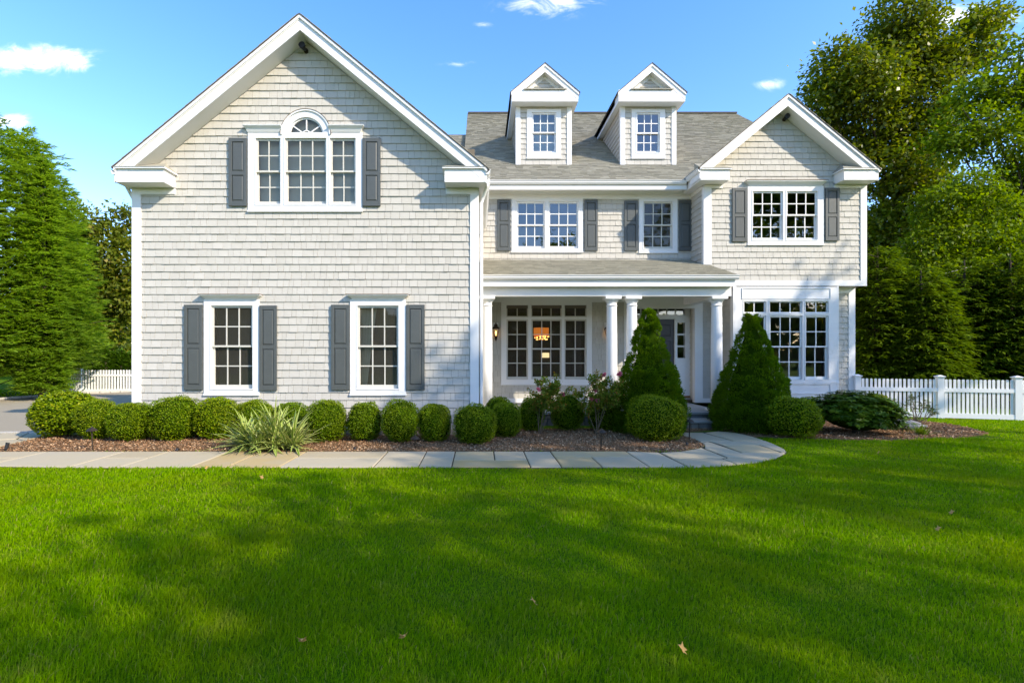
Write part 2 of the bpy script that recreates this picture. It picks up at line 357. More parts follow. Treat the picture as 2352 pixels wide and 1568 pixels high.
def shingles(mb, o_, ud, vd, nd, region, holes=(), phase=0., e=EXP, wr=(.085, .23), th=.0185, gap=.005, keep=None, wob=.0025):
    o_, ud, vd, nd = Vector(o_), Vector(ud), Vector(vd), Vector(nd)
    us = [p[0] for p in region]; vs = [p[1] for p in region]
    k0 = math.floor((min(vs)-phase)/e)
    k = k0
    while phase+k*e < max(vs):
        v0 = phase+k*e; v1 = v0+e; uu = min(us)-random.random()*.1
        while uu < max(us):
            wd = random.uniform(*wr); r0 = (uu+gap/2, uu+wd-gap/2, v0, v1); uu += wd
            rects = [r0]
            for h in holes: rects = sub_rect(rects, h)
            dz = random.uniform(-wob, wob) if random.random() < .45 else 0
            tt = th*random.uniform(.75, 1.25)
            for (a, b, c, d) in rects:
                if b-a < .008 or d-c < .008: continue
                lo_ = c+dz if c == v0 else c
                pg = clip([(a, lo_), (b, lo_), (b, d), (a, d)], region)
                if len(pg) < 3: continue
                if keep is not None and len(pg) == 4 and (a, b, c, d) == r0 and abs((pg[2][0]-pg[0][0])*(pg[2][1]-pg[0][1])-(b-a)*(d-lo_)) < 1e-6 and wd > .15:
                    keep.append((a, b, lo_, d, tt)); continue
                n = len(pg); fr = []; bk = []
                for (p, q) in pg:
                    base = o_+ud*p+vd*q; fr.append(tuple(base+nd*(.003+tt*(1-(q-v0)/e)))); bk.append(tuple(base))
                mb.add(fr+bk, [tuple(range(n))]+[(i, i+n, (i+1) % n+n, (i+1) % n) for i in range(n)])
        k += 1
def wall(mb, Y0, Y1, zb, left, right, holes):       # solid wall between Y0 and Y1 with rectangular openings
    zs = sorted(set(zb+[h[2] for h in holes]+[h[3] for h in holes])); zs = [z for z in zs if zb[0] <= z <= zb[-1]]
    for za, zc in zip(zs, zs[1:]):
        if zc-za < 1e-4: continue
        hs_ = sorted((h[0], h[1]) for h in holes if h[2] < zc-1e-5 and h[3] > za+1e-5)
        a = None
        for h in hs_+[None]:
            L0, L1 = (left(za), left(zc)) if a is None else (a, a)
            R0, R1 = (right(za), right(zc)) if h is None else (h[0], h[0])
            if R0-L0 > 1e-4 or R1-L1 > 1e-4: mb.prism([(L0, za), (R0, za), (R1, zc), (L1, zc)], Y0, Y1)
            if h: a = h[1]
PANE, PANE_S = [MB().add([(-.5, 0, -.5), (.5, 0, -.5), (.5, 0, .5), (-.5, 0, .5)], [(0, 1, 2, 3)]).mesh('pane', g_) for g_ in ('glass', 'screened_glass')]
def panes_grid(win, Y, x0, x1, z0, z1, cols, rows, mat, mw=.024):
    mu = MB(); cw = (x1-x0)/cols; rh = (z1-z0)/rows
    if cols == 1 or rows == 1:
        for i in range(1, cols): MB().box(x0+cw*i-mw/2, x0+cw*i+mw/2, Y-.012, Y+.012, z0, z1).build('muntin', mat, win)
        for j in range(1, rows): MB().box(x0, x1, Y-.010, Y+.010, z0+rh*j-mw/2, z0+rh*j+mw/2).build('muntin', mat, win)
    for i in range(1, cols if rows > 1 else 1): mu.box(x0+cw*i-mw/2, x0+cw*i+mw/2, Y-.012, Y+.012, z0, z1)
    for j in range(1, rows if cols > 1 else 1):
        for i in range(cols): mu.box(x0+cw*i+(mw/2 if i else 0), x0+cw*(i+1)-(mw/2 if i < cols-1 else 0), Y-.010, Y+.010, z0+rh*j-mw/2, z0+rh*j+mw/2)
    if cols > 1 and rows > 1: mu.build('muntin', mat, win)
    for i in range(cols):
        for j in range(rows):
            place('pane', PANE_S if mat == 'sash' else PANE, win, (x0+cw*(i+.5), Y, z0+rh*(j+.5)), (cw, 1, rh), (R(random.gauss(0, .25)), 0, R(random.gauss(0, .3))))
def sash(win, Y, x0, x1, z0, z1, cols, rows, mat, st=.042, top=.045, bot=.05, name='sash'):
    b = MB(); b.box(x0, x0+st, Y-.02, Y+.02, z0, z1); b.box(x1-st, x1, Y-.02, Y+.02, z0, z1)
    b.box(x0+st, x1-st, Y-.019, Y+.019, z1-top, z1); b.box(x0+st, x1-st, Y-.019, Y+.019, z0, z0+bot)
    b.build(name, mat, win, bevel=.004)
    panes_grid(win, Y, x0+st, x1-st, z0+bot, z1-top, cols, rows, mat)
def window(house, Y, casing, units, mat='sash', header=None, label=None, sill=True, cas_mat='trim'):
    """casing and units in image pixels on the plane at depth Y; unit = (x0,y0,x1,y1,cols,rows_top,rows_bottom)"""
    X = lambda p: wx(p, Y); Z = lambda p: wz(p, Y)
    c0, c1, cz0, cz1 = X(casing[0]), X(casing[2]), Z(casing[3]), Z(casing[1])
    holes = [(X(u_[0]), X(u_[2]), Z(u_[3]), Z(u_[1])) for u_ in units]
    b = MB(); wall(b, Y-.034, Y+.10, [cz0, cz1], lambda z: c0, lambda z: c1, holes)
    # inner moulding lip round each opening
    win = b.build('window', cas_mat, house)
    if label: win['label'] = label
    lip = MB()
    for (a, d, z0, z1) in holes:
        lip.box(a-.022, d+.022, Y-.044, Y-.034, z1, z1+.022); lip.box(a-.022, d+.022, Y-.044, Y-.034, z0-.022, z0)
        lip.box(a-.022, a, Y-.043, Y-.034, z0, z1); lip.box(d, d+.022, Y-.043, Y-.034, z0, z1)
    lip.build('moulding', cas_mat, win)
    if sill:
        MB().box(c0-.012, c1+.012, Y-.05, Y-.034, cz0, cz0+.035).build('sill', cas_mat, win, bevel=.004)
    if header:
        h0, h1, hz0, hz1 = X(header[0]), X(header[2]), Z(header[3]), Z(header[1]); hh = hz1-hz0
        hb = MB()
        prof = [(0, .04), (.25, .05), (.45, .075), (.75, .115), (.80, .135), (1, .14)]
        for (a, da), (c, dc) in zip(prof, prof[1:]):
            mxo = .14; e0, e1 = mxo-da, mxo-dc
            z0, z1 = hz0+hh*a, hz0+hh*c
            v_ = [(h0+e0, Y-da, z0), (h1-e0, Y-da, z0), (h1-e1, Y-dc, z1), (h0+e1, Y-dc, z1), (h0+e0, Y, z0), (h1-e0, Y, z0), (h1-e1, Y, z1), (h0+e1, Y, z1)]
            hb.add(v_, [(0, 1, 2, 3), (5, 4, 7, 6), (0, 4, 5, 1), (3, 2, 6, 7), (0, 3, 7, 4), (1, 5, 6, 2)])
        hb.build('header', cas_mat, win)
        MB().box(h0-.006, h1+.006, Y-.15, Y, hz1+.001, hz1+.012).build('flashing', 'twig', win)
    for (a, d, z0, z1), u_ in zip(holes, units):
        if len(u_) > 6 and u_[6]:
            zm = z0+(z1-z0)*.5 if len(u_) < 8 else Z(u_[7])
            sash(win, Y+.015, a, d, zm-.02, z1, u_[4], u_[5], mat, bot=.04)
            sash(win, Y+.056, a, d, z0, zm+.018, u_[4], u_[6], mat, top=.038, bot=.075)
        else: sash(win, Y+.02, a, d, z0, z1, u_[4], u_[5], mat, st=.03, top=.03, bot=.03)
    m_ = .02
    return win, (c0+m_, c1-m_, cz0+m_, cz1-m_), holes
def shutter(house, Y, x0, y0, x1, y1, split):
    X0, X1, Z0, Z1, ZS = wx(x0, Y), wx(x1, Y), wz(y1, Y), wz(y0, Y), wz(split, Y)
    st, rl = .065, .085; b = MB(); ya, yb = Y-.062, Y-.022
    b.box(X0, X0+st, ya, yb, Z0, Z1); b.box(X1-st, X1, ya, yb, Z0, Z1)
    b.box(X0+st, X1-st, ya+.001, yb, Z0, Z0+rl*1.25); b.box(X0+st, X1-st, ya+.001, yb, Z1-rl, Z1); b.box(X0+st, X1-st, ya+.001, yb, ZS-rl/2, ZS+rl/2)
    s_ = b.build('shutter', 'shutter', house, bevel=.005)
    for (za, zb_) in ((Z0+rl*1.25, ZS-rl/2), (ZS+rl/2, Z1-rl)):
        p = MB(); a, d = X0+st, X1-st; k = .028
        v_ = [(a, ya+.022, za), (d, ya+.022, za), (d, ya+.022, zb_), (a, ya+.022, zb_), (a+k, ya+.006, za+k), (d-k, ya+.006, za+k), (d-k, ya+.006, zb_-k), (a+k, ya+.006, zb_-k)]
        p.add(v_, [(0, 1, 5, 4), (1, 2, 6, 5), (2, 3, 7, 6), (3, 0, 4, 7), (4, 5, 6, 7)])
        p.build('raised_panel', 'shutter', s_)

# ------------------------------------------------------------------ the ground, drive, walk and beds
def ground(name, poly, z, mat, th=.02):
    return tag(MB().slab(poly, z-th, z).build(name, mat), kind='structure')
lawn = ground('lawn', [(-600, -400), (600, -400), (600, 1200), (-600, 1200)], 0, 'lawn_soil', .5)
DRIVE = [gp(-40, 1000), gp(0, 992), gp(60, 995), gp(118, 994), (-7.3, 10.3), (-7.3, 24), (-9, 30), (-16, 30), gp(298, 901), gp(180, 906), gp(0, 919), gp(-160, 936), (-26, 15.5), (-34, 15), (-34, 10.5)]
ground('driveway', DRIVE, .006, 'asphalt', .05)
kerb = MB().build('driveway_kerb', 'kerb_stone'); bpy.data.objects.remove(kerb)
kp = [(-26, 15.5), gp(-160, 936), gp(0, 919), gp(90, 912), gp(180, 906), gp(298, 901)]
kr = MB()
for a, b in zip(kp, kp[1:]):
    d = (Vector(b)-Vector(a)).normalized(); n_ = Vector((-d.y, d.x))*.09
    kr.slab([tuple(Vector(a)-n_), tuple(Vector(b)-n_), tuple(Vector(b)+n_), tuple(Vector(a)+n_)], -.1, .03)
kerb = tag(kr.build('driveway_kerb', 'mortar'), kind='structure')
ks = MB(); ks.box(-.5, .5, -.5, .5, -.5, .5); ksm = ks.mesh('kerb_stone', 'kerb_stone')
for a, b in zip(kp[1:], kp[2:]):
    L = (Vector(b)-Vector(a)).length; d = (Vector(b)-Vector(a))/L; n = max(1, int(L/.30)); ang = math.atan2(d.y, d.x)
    for i in range(n):
        c = Vector(a)+d*(i+.5)*L/n
        place('kerb_stone', ksm, kerb, (c.x, c.y, .035+random.uniform(-.008, .008)), (L/n-.02, .15+random.uniform(-.02, .02), .13), (0, random.uniform(-.03, .03), ang+random.uniform(-.04, .04)))
# near kerb line of the drive where the path meets it
k2 = tag(MB().slab([gp(-30, 997), gp(-30, 994), gp(120, 993), gp(120, 995.5)], -.05, .012).build('path_edging', 'mortar'), kind='structure')
ea, eb = Vector(gp(-30, 995.5)), Vector(gp(118, 994))
for i in range(9):
    c = ea.lerp(eb, (i+.5)/9); d = eb-ea
    place('kerb_stone', ksm, k2, (c.x, c.y, .012), (d.length/9-.015, .10, .05), (0, 0, math.atan2(d.y, d.x)+random.uniform(-.03, .03)))

NEAR, FAR = gy(1076), gy(1040)
# flagstone walk
zc = lambda x, y: gp(1353+.22125*x, 936.7+.22125*y)
zl = lambda x, y: gp(.22125*x, 936.7+.22125*y)
WALK_OUT = [(-16, NEAR+.25), (-9.2, NEAR+.22), (-6, NEAR+.02), (wx(1470, NEAR), NEAR), zc(1350, 622), zc(1540, 604), zc(1760, 582), zc(1955, 535), zc(2045, 487), zc(2055, 470), zc(2034, 438), zc(1940, 392),
            zc(1825, 348), zc(1700, 307), zc(1510, 264), zc(1330, 251), zc(930, 262), zc(930, 292), zc(1030, 314), zc(1130, 352), zc(1192, 392), zc(1196, 408), zc(1165, 426), zc(1100, 442), zc(950, 467),
            (wx(1500, FAR), FAR), (-9.2, FAR), (-16, FAR+.05)]
walk = tag(MB().slab(WALK_OUT, -.05, .012).build('walkway', 'joint_sand'), kind='structure')
def flag(poly, g=.009):
    c = [sum(p[i] for p in poly)/len(poly) for i in (0, 1)]; n = len(poly)
    def inset(k):
        out = []
        for i in range(n):
            p0, p1, p2 = Vector(poly[i-1]), Vector(poly[i]), Vector(poly[(i+1) % n])
            d1, d2 = (p1-p0).normalized(), (p2-p1).normalized(); n1, n2 = Vector((-d1.y, d1.x)), Vector((-d2.y, d2.x))
            if (Vector(c)-p1).dot(n1+n2) < 0: n1, n2 = -n1, -n2
            b_ = (n1+n2); b_ = b_.normalized()*min(1.6, 1/max(.5, b_.length/2)) if b_.length > .01 else n1
            out.append(p1+b_*k)
        return out
    a, b = inset(g), inset(g+.012); z0 = .008; z1 = .030+random.uniform(-.003, .003)
    v_ = [(p.x, p.y, z0) for p in a]+[(p.x, p.y, z1-.008) for p in a]+[(p.x, p.y, z1) for p in b]
    f_ = [tuple(range(2*n, 3*n))]+[(i, (i+1) % n, (i+1) % n+n, i+n) for i in range(n)]+[(i+n, (i+1) % n+n, (i+1) % n+2*n, i+2*n) for i in range(n)]
    ar = sum(a[i].x*a[(i+1) % n].y-a[(i+1) % n].x*a[i].y for i in range(n))
    if ar < 0: f_ = [tuple(reversed(q)) for q in f_]
    MB().add(v_, f_).build('flagstone', 'flagstone', walk)
jx = [-16, -13.6, -12.2]+[wx(p, FAR) for p in (-330, -180, -40, 110, 288, 390, 529, 601, 704, 891, 980, 1046, 1202.6, 1264.5, 1438)]
mid = FAR*.5+NEAR*.5
for i, (a, b) in enumerate(zip(jx, jx[1:])):
    nr = NEAR+(.22 if b < -9 else .22*max(0, min(1, (-6-b)/3.2)))
    nl = NEAR+(.25 if a < -9 else .22*max(0, min(1, (-6-a)/3.2)))
    Q = lambda x0, y0, x1, y1: flag([(x0, y0), (x1, y0), (x1, y1), (x0, y1)])
    bot = lambda x: NEAR+.22*max(0, min(1, (-6-x)/3.2))
    j = len(jx)-2-i                                   # counted from the right end
    if j == 0: flag([(a, mid+.12), (b, mid+.12), (b, FAR), (a, FAR)]); flag([(a, bot(a)), ((a+b)/2-.05, NEAR), ((a+b)/2-.05, mid+.12), (a, mid+.12)]); flag([((a+b)/2-.05, NEAR), (b, NEAR), (b, mid+.12), ((a+b)/2-.05, mid+.12)])
    elif j == 2: flag([(a, bot(a)), (b, NEAR), (b, mid-.12), (a, mid-.12)]); flag([(a, mid-.12), (a+(b-a)*.56, mid-.12), (a+(b-a)*.56, FAR), (a, FAR)]); flag([(a+(b-a)*.56, mid-.12), (b, mid-.12), (b, FAR), (a+(b-a)*.56, FAR)])
    elif j in (3, 5, 9, 11, 14): m1 = mid+(.06 if j % 2 else -.16); flag([(a, bot(a)), (b, bot(b)), (b, m1), (a, m1)]); flag([(a, m1), (b, m1), (b, FAR), (a, FAR)])
    else: flag([(a, bot(a)), (b, bot(b)), (b, FAR), (a, FAR)])
e0 = wx(1438, FAR)
for pg in ([(320, 478), (720, 478), (1035, 632), (545, 632)], [(740, 478), (950, 467), (1100, 442), (1165, 427), (1200, 440), (1430, 532), (855, 533)], [(855, 537), (1380, 537), (1530, 600), (1350, 622), (1040, 632)],
           [(1390, 540), (1440, 534), (1960, 530), (1760, 580), (1540, 602)], [(1330, 482), (2042, 481), (1950, 530), (1440, 531)], [(1200, 434), (1196, 400), (1172, 377), (1235, 360), (1580, 477), (1320, 480)],
           [(1390, 400), (1760, 396), (1985, 472), (1590, 477)], [(1770, 396), (1940, 396), (2030, 440), (2050, 470), (1995, 472)], [(1240, 357), (1490, 356), (1830, 352), (1935, 392), (1390, 397)],
           [(1200, 268), (1330, 254), (1510, 267), (1700, 309), (1820, 350), (1495, 353)], [(935, 290), (930, 265), (1180, 268), (1490, 354), (1235, 357), (1165, 372), (1130, 350), (1030, 312)]):
    q = [zc(*p) for p in pg]
    if pg[0] == (320, 478): q = [(e0, FAR), zc(720, 478), (wx(1580, NEAR), NEAR), (e0, NEAR)]
    flag(q)
walk2 = tag(MB().slab([zl(-100, 290), zl(60, 262), zl(525, 262), zl(532, 286), zl(270, 358), zl(-100, 440)], -.05, .010).build('side_path', 'joint_sand'), kind='structure')
wk, walk = walk, walk2
for pg in ([(-95, 292), (60, 270), (300, 270), (170, 330), (-95, 348)], [(305, 270), (518, 268), (525, 284), (270, 352), (175, 332)], [(-95, 352), (168, 336), (262, 356), (120, 385), (-95, 432)]): flag([zl(*p) for p in pg])
walk = wk
BED_L = [zl(-30, 430), zl(120, 385), zl(270, 356), zl(532, 284), (-8.1, 10.2), (-7.3, 10.34), (6.6, 11.7), (wx(1562, 10.75), 10.75), zc(930, 292), zc(1030, 314), zc(1130, 352), zc(1190, 392), zc(1196, 408), zc(1165, 424), zc(1100, 440), zc(950, 465), (wx(1500, FAR), FAR+.01), (-10.2, FAR+.01)]
BED_R = [zc(1330, 249), zc(1510, 262), zc(1700, 305), gp(1762, 1003), gp(1790, 1007), gp(1870, 1009), gp(2060, 1013), gp(2200, 1006), gp(2272, 997), gp(2225, 984), gp(2170, 974), gp(2120, 969), (11.2, 13.4), (10.3, 13.9), (6.3, 13.4), (5.7, 11.3)]
bedl = ground('mulch_bed', BED_L, .022, 'mulch', .08); bedr = ground('mulch_bed', BED_R, .021, 'mulch', .08)
def inside(P, poly):
    x, y = P[:, 0], P[:, 1]; r_ = np.zeros(len(P), bool); j = len(poly)-1
    for i in range(len(poly)):
        xi, yi = poly[i]; xj, yj = poly[j]
        r_ ^= ((yi > y) != (yj > y)) & (x < (xj-xi)*(y-yi)/((yj-yi) or 1e-9)+xi); j = i
    return r_
def bank(P):                                       # the beds are heaped a little towards their middle
    return np.zeros(len(P))
# mulch chips
P = np.stack([rng.uniform(-11, 11.5, 190000), rng.uniform(8.4, 13.6, 190000)], 1)
ok = (inside(P, BED_L) | inside(P, BED_R)) & ~((P[:, 1] > 11.2) & (P[:, 0] < 5.6)); P = P[ok]
n = len(P); d = np.stack([rng.normal(size=n), rng.normal(size=n), rng.normal(size=n)*.35], 1); nn = np.stack([rng.normal(size=n)*.5, rng.normal(size=n)*.5, np.ones(n)], 1)
P3 = np.concatenate([P, rng.uniform(.02, .042, (n, 1))], 1)
v_, f_ = leaf_quads(P3, d, nn, rng.uniform(.018, .05, n), .22)
tag(link('mulch_chips', np_mesh('mulch_chips', v_, f_, 'mulch_chip')), 'brown shredded bark mulch covering the planting beds', 'mulch', kind='stuff')

# ------------------------------------------------------------------ the house
YG, YM, YR, YL, YD = 10.35, 14.30, 13.45, 13.86, 14.65
house = thing('house', 'large two storey grey shingled house with white trim, dark shutters and dormers', 'house', (2, 16, 0))
KEEP = []; rest = MB(); trims = 'trim'
def part(mb, name, mat='trim', parent=None, bevel=.0, **k): return mb.build(name, mat, parent or house, bevel=bevel, **k)
# --- garage wing facade
GA, GM, GZ = -3.555, .821, 8.436                     # ridge x, pitch, ridge z at the rake front
gx0, gx1 = wx(305, YG), wx(1100, YG)
roofz = lambda x: GZ-GM*abs(x-GA)
holesG = []
W = window(house, YG, (571, 306, 833, 488), [(589, 319, 646, 470, 2, 2, 2, 394), (656, 319, 751, 470, 3, 2, 2, 394), (759, 319, 818, 470, 2, 2, 2, 394)], label='three part window with arched centre in the tall gable')
palla = W[0]; holesG.append(W[1])
W1 = window(house, YG, (470, 688, 597, 908), [(487, 702, 582, 892, 3, 2, 2, 795)], header=(463, 678, 603, 689)); holesG.append(W1[1])
W2 = window(house, YG, (805, 688, 933, 908), [(822, 702, 916, 892, 3, 2, 2, 795)], header=(799, 678, 939, 689)); holesG.append(W2[1])
# arched top of the centre window
ac = (wx(704, YG), wz(311, YG)); r_in, r_out = 40*.009, 57*.009
def arc(r_, a0=0, a1=180, n=24): return [(ac[0]+r_*math.cos(R(a0+(a1-a0)*i/n)), ac[1]+r_*math.sin(R(a0+(a1-a0)*i/n))) for i in range(n+1)]
def ring(mb, ra, rb, y0, y1, n=24):
    A, B = arc(ra, n=n), arc(rb, n=n)
    for i in range(n): mb.prism([B[i], B[i+1], A[i+1], A[i]], y0, y1)
b = MB(); ring(b, r_in, r_out, YG-.036, YG+.08); b.box(ac[0]-r_out, ac[0]+r_out, YG-.037, YG+.08, ac[1]-.03, ac[1]); part(b, 'arch_casing', parent=palla)
b = MB(); ring(b, r_out-.028, r_out+.004, YG-.060, YG-.036); part(b, 'arch_moulding', parent=palla)
b = MB(); ring(b, r_out+.004, r_out+.012, YG-.068, YG); part(b, 'arch_flashing', 'twig', palla)
b = MB(); ring(b, r_in-.03, r_in, YG-.005, YG+.035); ring(b, .085, .105, YG, YG+.03, 12)
for a in (35, 90, 145):
    c_, s_ = math.cos(R(a)), math.sin(R(a)); wd = .012
    p0, p1 = (ac[0]+c_*.10, ac[1]+s_*.10), (ac[0]+c_*(r_in-.02), ac[1]+s_*(r_in-.02))
    b.prism([(p0[0]+s_*wd, p0[1]-c_*wd), (p1[0]+s_*wd, p1[1]-c_*wd), (p1[0]-s_*wd, p1[1]+c_*wd), (p0[0]-s_*wd, p0[1]+c_*wd)], YG, YG+.03)
part(b, 'fan_muntin', 'sash_white', palla)
for a0, a1 in ((0, 35), (35, 90), (90, 145), (145, 180)):
    A = arc(r_in-.02, a0, a1, 8); B = arc(.10, a0, a1, 4)
    MB().add([(p[0], YG+.015, p[1]) for p in A+B[::-1]], [tuple(range(len(A)+len(B)))]).build('pane', 'screened_glass', palla)
A = arc(.09, 0, 180, 8); MB().add([(p[0], YG+.015, p[1]) for p in A], [tuple(range(len(A)))]).build('pane', 'screened_glass', palla)
for hx0, hx1 in ((562, 650), (757, 838)):              # short cornices either side of the arch
    hb = MB(); h0, h1, z0, z1 = wx(hx0, YG), wx(hx1, YG), wz(306, YG), wz(292, YG)
    for (a, da), (c, dc) in zip([(0, .045), (.5, .075), (.85, .12)], [(.5, .075), (.85, .12), (1, .125)]):
        ea, ec = (.125-da, .125-dc); lf = 1 if hx0 < 600 else 0
        v_ = [(h0+ea*lf, YG-da, z0+(z1-z0)*a), (h1-ea*(1-lf), YG-da, z0+(z1-z0)*a), (h1-ec*(1-lf), YG-dc, z0+(z1-z0)*c), (h0+ec*lf, YG-dc, z0+(z1-z0)*c)]
        v_ += [(p[0], YG, p[2]) for p in v_]
        hb.add(v_, [(0, 1, 2, 3), (5, 4, 7, 6), (0, 4, 5, 1), (3, 2, 6, 7), (0, 3, 7, 4), (1, 5, 6, 2)])
    part(hb, 'header', parent=palla)
for i in range(8):                                     # opening behind the fan light
    za, zb = ac[1]+r_in*1.02*i/8, ac[1]+r_in*1.02*(i+1)/8; hw = math.sqrt(max(0, (r_in*1.02)**2-(za-ac[1])**2))
    holesG.append((ac[0]-hw-.03, ac[0]+hw+.03, za-.001 if i else za-.1, zb))
for s_ in ((528, 319, 569, 475, 400), (834, 319, 875, 475, 400), (426, 700, 468, 895, 795), (598, 702, 638, 896, 797), (762, 700, 804, 895, 795), (934, 700, 976, 895, 795)): shutter(house, YG, *s_)
zs0 = wz(985, YG)
soff = lambda z: (8.126-z)/GM
wl = MB(); wall(wl, YG, YG+.16, [zs0, 5.05, 8.10], lambda z: max(gx0+.01, GA-soff(z)), lambda z: min(gx1-.01, GA+soff(z)), holesG); part(wl, 'wall', 'interior')
regG = [(gx0+.1, zs0), (gx1-.1, zs0), (gx1-.1, roofz(gx1-.1)-.31), (GA, 8.126), (gx0+.1, roofz(gx0+.1)-.31)]
shingles(rest, (0, YG, 0), (1, 0, 0), (0, 0, 1), (0, -1, 0), regG, holesG, wz(676, YG)-30*EXP, keep=KEEP)
part(MB().box(gx0, gx0+.185, YG-.035, YG+.18, .02, 5.1), 'corner_board'); part(MB().box(gx1-.18, gx1, YG-.035, YG+.18, .02, 5.1), 'corner_board')
part(MB().box(gx0+.01, gx1-.01, YG-.012, YG+.2, -.1, zs0), 'foundation', 'concrete')
sd = MB(); sd.box(gx0, gx0+.12, YG+.18, 22, 0, 5.15); sd.box(gx1-.12, gx1, YG+.18, YM, 0, 5.15); part(sd, 'side_wall', 'sash')
# --- gable trim helper (rake boards, soffit, eave returns)
def gable(Yw, o_, gxc, gz, m, xl, xr, fas=.31, crown=True, ends=None, back=None, name='gable_trim', ret=None):
    Yf = Yw-o_
    for sgn, xe in ((-1, xl), (1, xr)):
        ze = gz-m*abs(xe-gxc); P_ = lambda x, d: (x, gz-m*abs(x-gxc)-d)
        def strip(d0, d1, y0, y1, nm, mat='trim', xo=xe):
            q = [P_(gxc, d0), P_(xo, d0), P_(xo, d1), P_(gxc, d1)]
            part(MB().prism(q if sgn > 0 else q[::-1], y0, y1), nm, mat)
        strip(0, .022, Yf-.045, back, 'roof_deck', 'roof_edge', xe+sgn*.03)
        strip(.022, .085, Yf-.035, Yf+.05, 'rake_crown'); strip(.085, .105, Yf-.015, Yf+.05, 'rake_crown')
        strip(.105, fas, Yf, Yf+.05, 'rake_board')
        strip(.037, fas-.012, Yf+.05, Yw+.16, 'rake_soffit')
    return Yf
def eave_return(Yf, Yw, x0, x1, ztop, zbot, zroof, inner, wall_to, zfr0, zfr1):
    """boxed cornice return; inner = +1 when its free end faces right"""
    b = MB(); b.box(x0, x1, Yf+.004, Yw, zbot, ztop); r_ = part(b, 'eave_return')
    a, c = (x0, x1+.045) if inner > 0 else (x0-.045, x1)
    part(MB().box(a, c, Yf-.04, Yw, ztop, ztop+.028), 'return_crown', parent=r_)
    rf = MB(); i0, i1 = (a, c-.25) if inner > 0 else (a+.25, c)
    v_ = [(a, Yf-.05, ztop+.03), (c, Yf-.05, ztop+.03), (i1, Yw, zroof), (i0, Yw, zroof), (a, Yw, ztop+.03), (c, Yw, ztop+.03)]
    rf.add(v_, [(0, 1, 2, 3), (1, 5, 2), (0, 3, 4), (0, 4, 5, 1), (4, 3, 2, 5)]); part(rf, 'return_roof', 'roof_shingle', r_)
    w0, w1 = (wall_to, x1) if inner > 0 else (x0, wall_to)
    part(MB().box(min(w0, w1), max(w0, w1), Yw-.05, Yw, zfr1, zbot), 'return_bed_moulding', parent=r_)
    part(MB().box(min(w0, w1), max(w0, w1), Yw-.037, Yw, zfr0, zfr1), 'frieze_board', parent=r_)
xl, xr = -7.245, .165
Yf = gable(YG, .40, GA, GZ, GM, xl, xr, back=22.3)
zt, zb_ = wz(388, 9.95), wz(418, 9.95)
eave_return(Yf, YG, xl+.03, wx(376, 9.95), zt, zb_, wz(376, YG), 1, gx0+.005, wz(447, YG), wz(432, YG))
eave_return(Yf, YG, wx(1021, 9.95), xr-.03, zt, zb_, wz(376, YG), -1, gx1-.005, wz(447, YG), wz(432, YG))
# side eave of the wing running back, gutter and downspout
part(MB().box(gx1+.002, xr-.033, Yf+.06, 14.25, zb_+.004, zt-.004), 'side_eave')
def gutter(p0, p1, out, z, r_=.075, name='gutter'):   # K-style gutter swept between two points; out = outward unit vector
    p0, p1, out = Vector(p0), Vector(p1), Vector(out)
    prof = [(0, 0), (0, -.10), (.055, -.10), (.085, -.055), (.075, -.04), (.10, -.012), (.10, 0), (.088, 0), (.088, -.015), (.01, -.09), (.01, 0)]
    n = len(prof); v_ = [tuple(p+out*a+Vector((0, 0, z+c))) for p in (p0, p1) for a, c in prof]
    return part(MB().add(v_, [tuple(range(n)), tuple(range(2*n-1, n-1, -1))]+[(i, i+n, (i+1) % n+n, (i+1) % n) for i in range(n)]), name)
zge = GZ-GM*(xr-GA)-.03
gutter((xr-.03, Yf-.02, 0), (xr-.03, 14.2, 0), (1, 0, 0), zge); gutter((xl+.03, Yf-.02, 0), (xl+.03, 20, 0), (-1, 0, 0), zge)
b = MB(); b.tube([(xr+.02, Yf+.30, zge-.09), (xr+.01, Yf+.30, zge-.22), (gx1+.09, YG+.02, zge-.42), (gx1+.05, YG+.03, zge-.55), (gx1+.05, YG+.03, .35), (gx1+.05, YG-.03, .2)], [.036]*6, 10); part(b, 'downspout', smooth=False)
b = MB(); b.tube([(xl-.02, Yf+.35, zge-.09), (xl, Yf+.35, zge-.22), (gx0-.05, YG+.1, zge-.45), (gx0-.05, YG+.1, .3)], [.036]*4, 10); part(b, 'downspout')
# --- main block: upper wall
zpr = wz(598, YM)                                     # where the porch roof meets the wall
holesM = []
Wa = window(house, YM, (1175, 458, 1338, 581), [(1187, 464, 1251, 571, 3, 2, 2, 517), (1260, 464, 1328, 571, 3, 2, 2, 517)], 'sash_white'); holesM.append(Wa[1])
Wb = window(house, YM, (1467, 458, 1555, 582), [(1477, 464, 1544, 572, 3, 2, 2, 517)]); holesM.append(Wb[1])
for s_ in ((1142, 460, 1172, 577, 513), (1342, 460, 1372, 577, 513), (1433, 462, 1464, 577, 513), (1558, 461, 1588, 577, 513)): shutter(house, YM, *s_)
xm0, xm1 = 0.0, wx(1618, YR)
zem = wz(458, YM)
part_wall = MB(); wall(part_wall, YM, YM+.16, [3.0, 6.5], lambda z: xm0, lambda z: xm1, holesM); part(part_wall, 'wall', 'interior')
shingles(rest, (0, YM, 0), (1, 0, 0), (0, 0, 1), (0, -1, 0), [(xm0, zpr-.05), (xm1, zpr-.05), (xm1, zem), (xm0, zem)], holesM, wz(581, YM)-EXP*3)
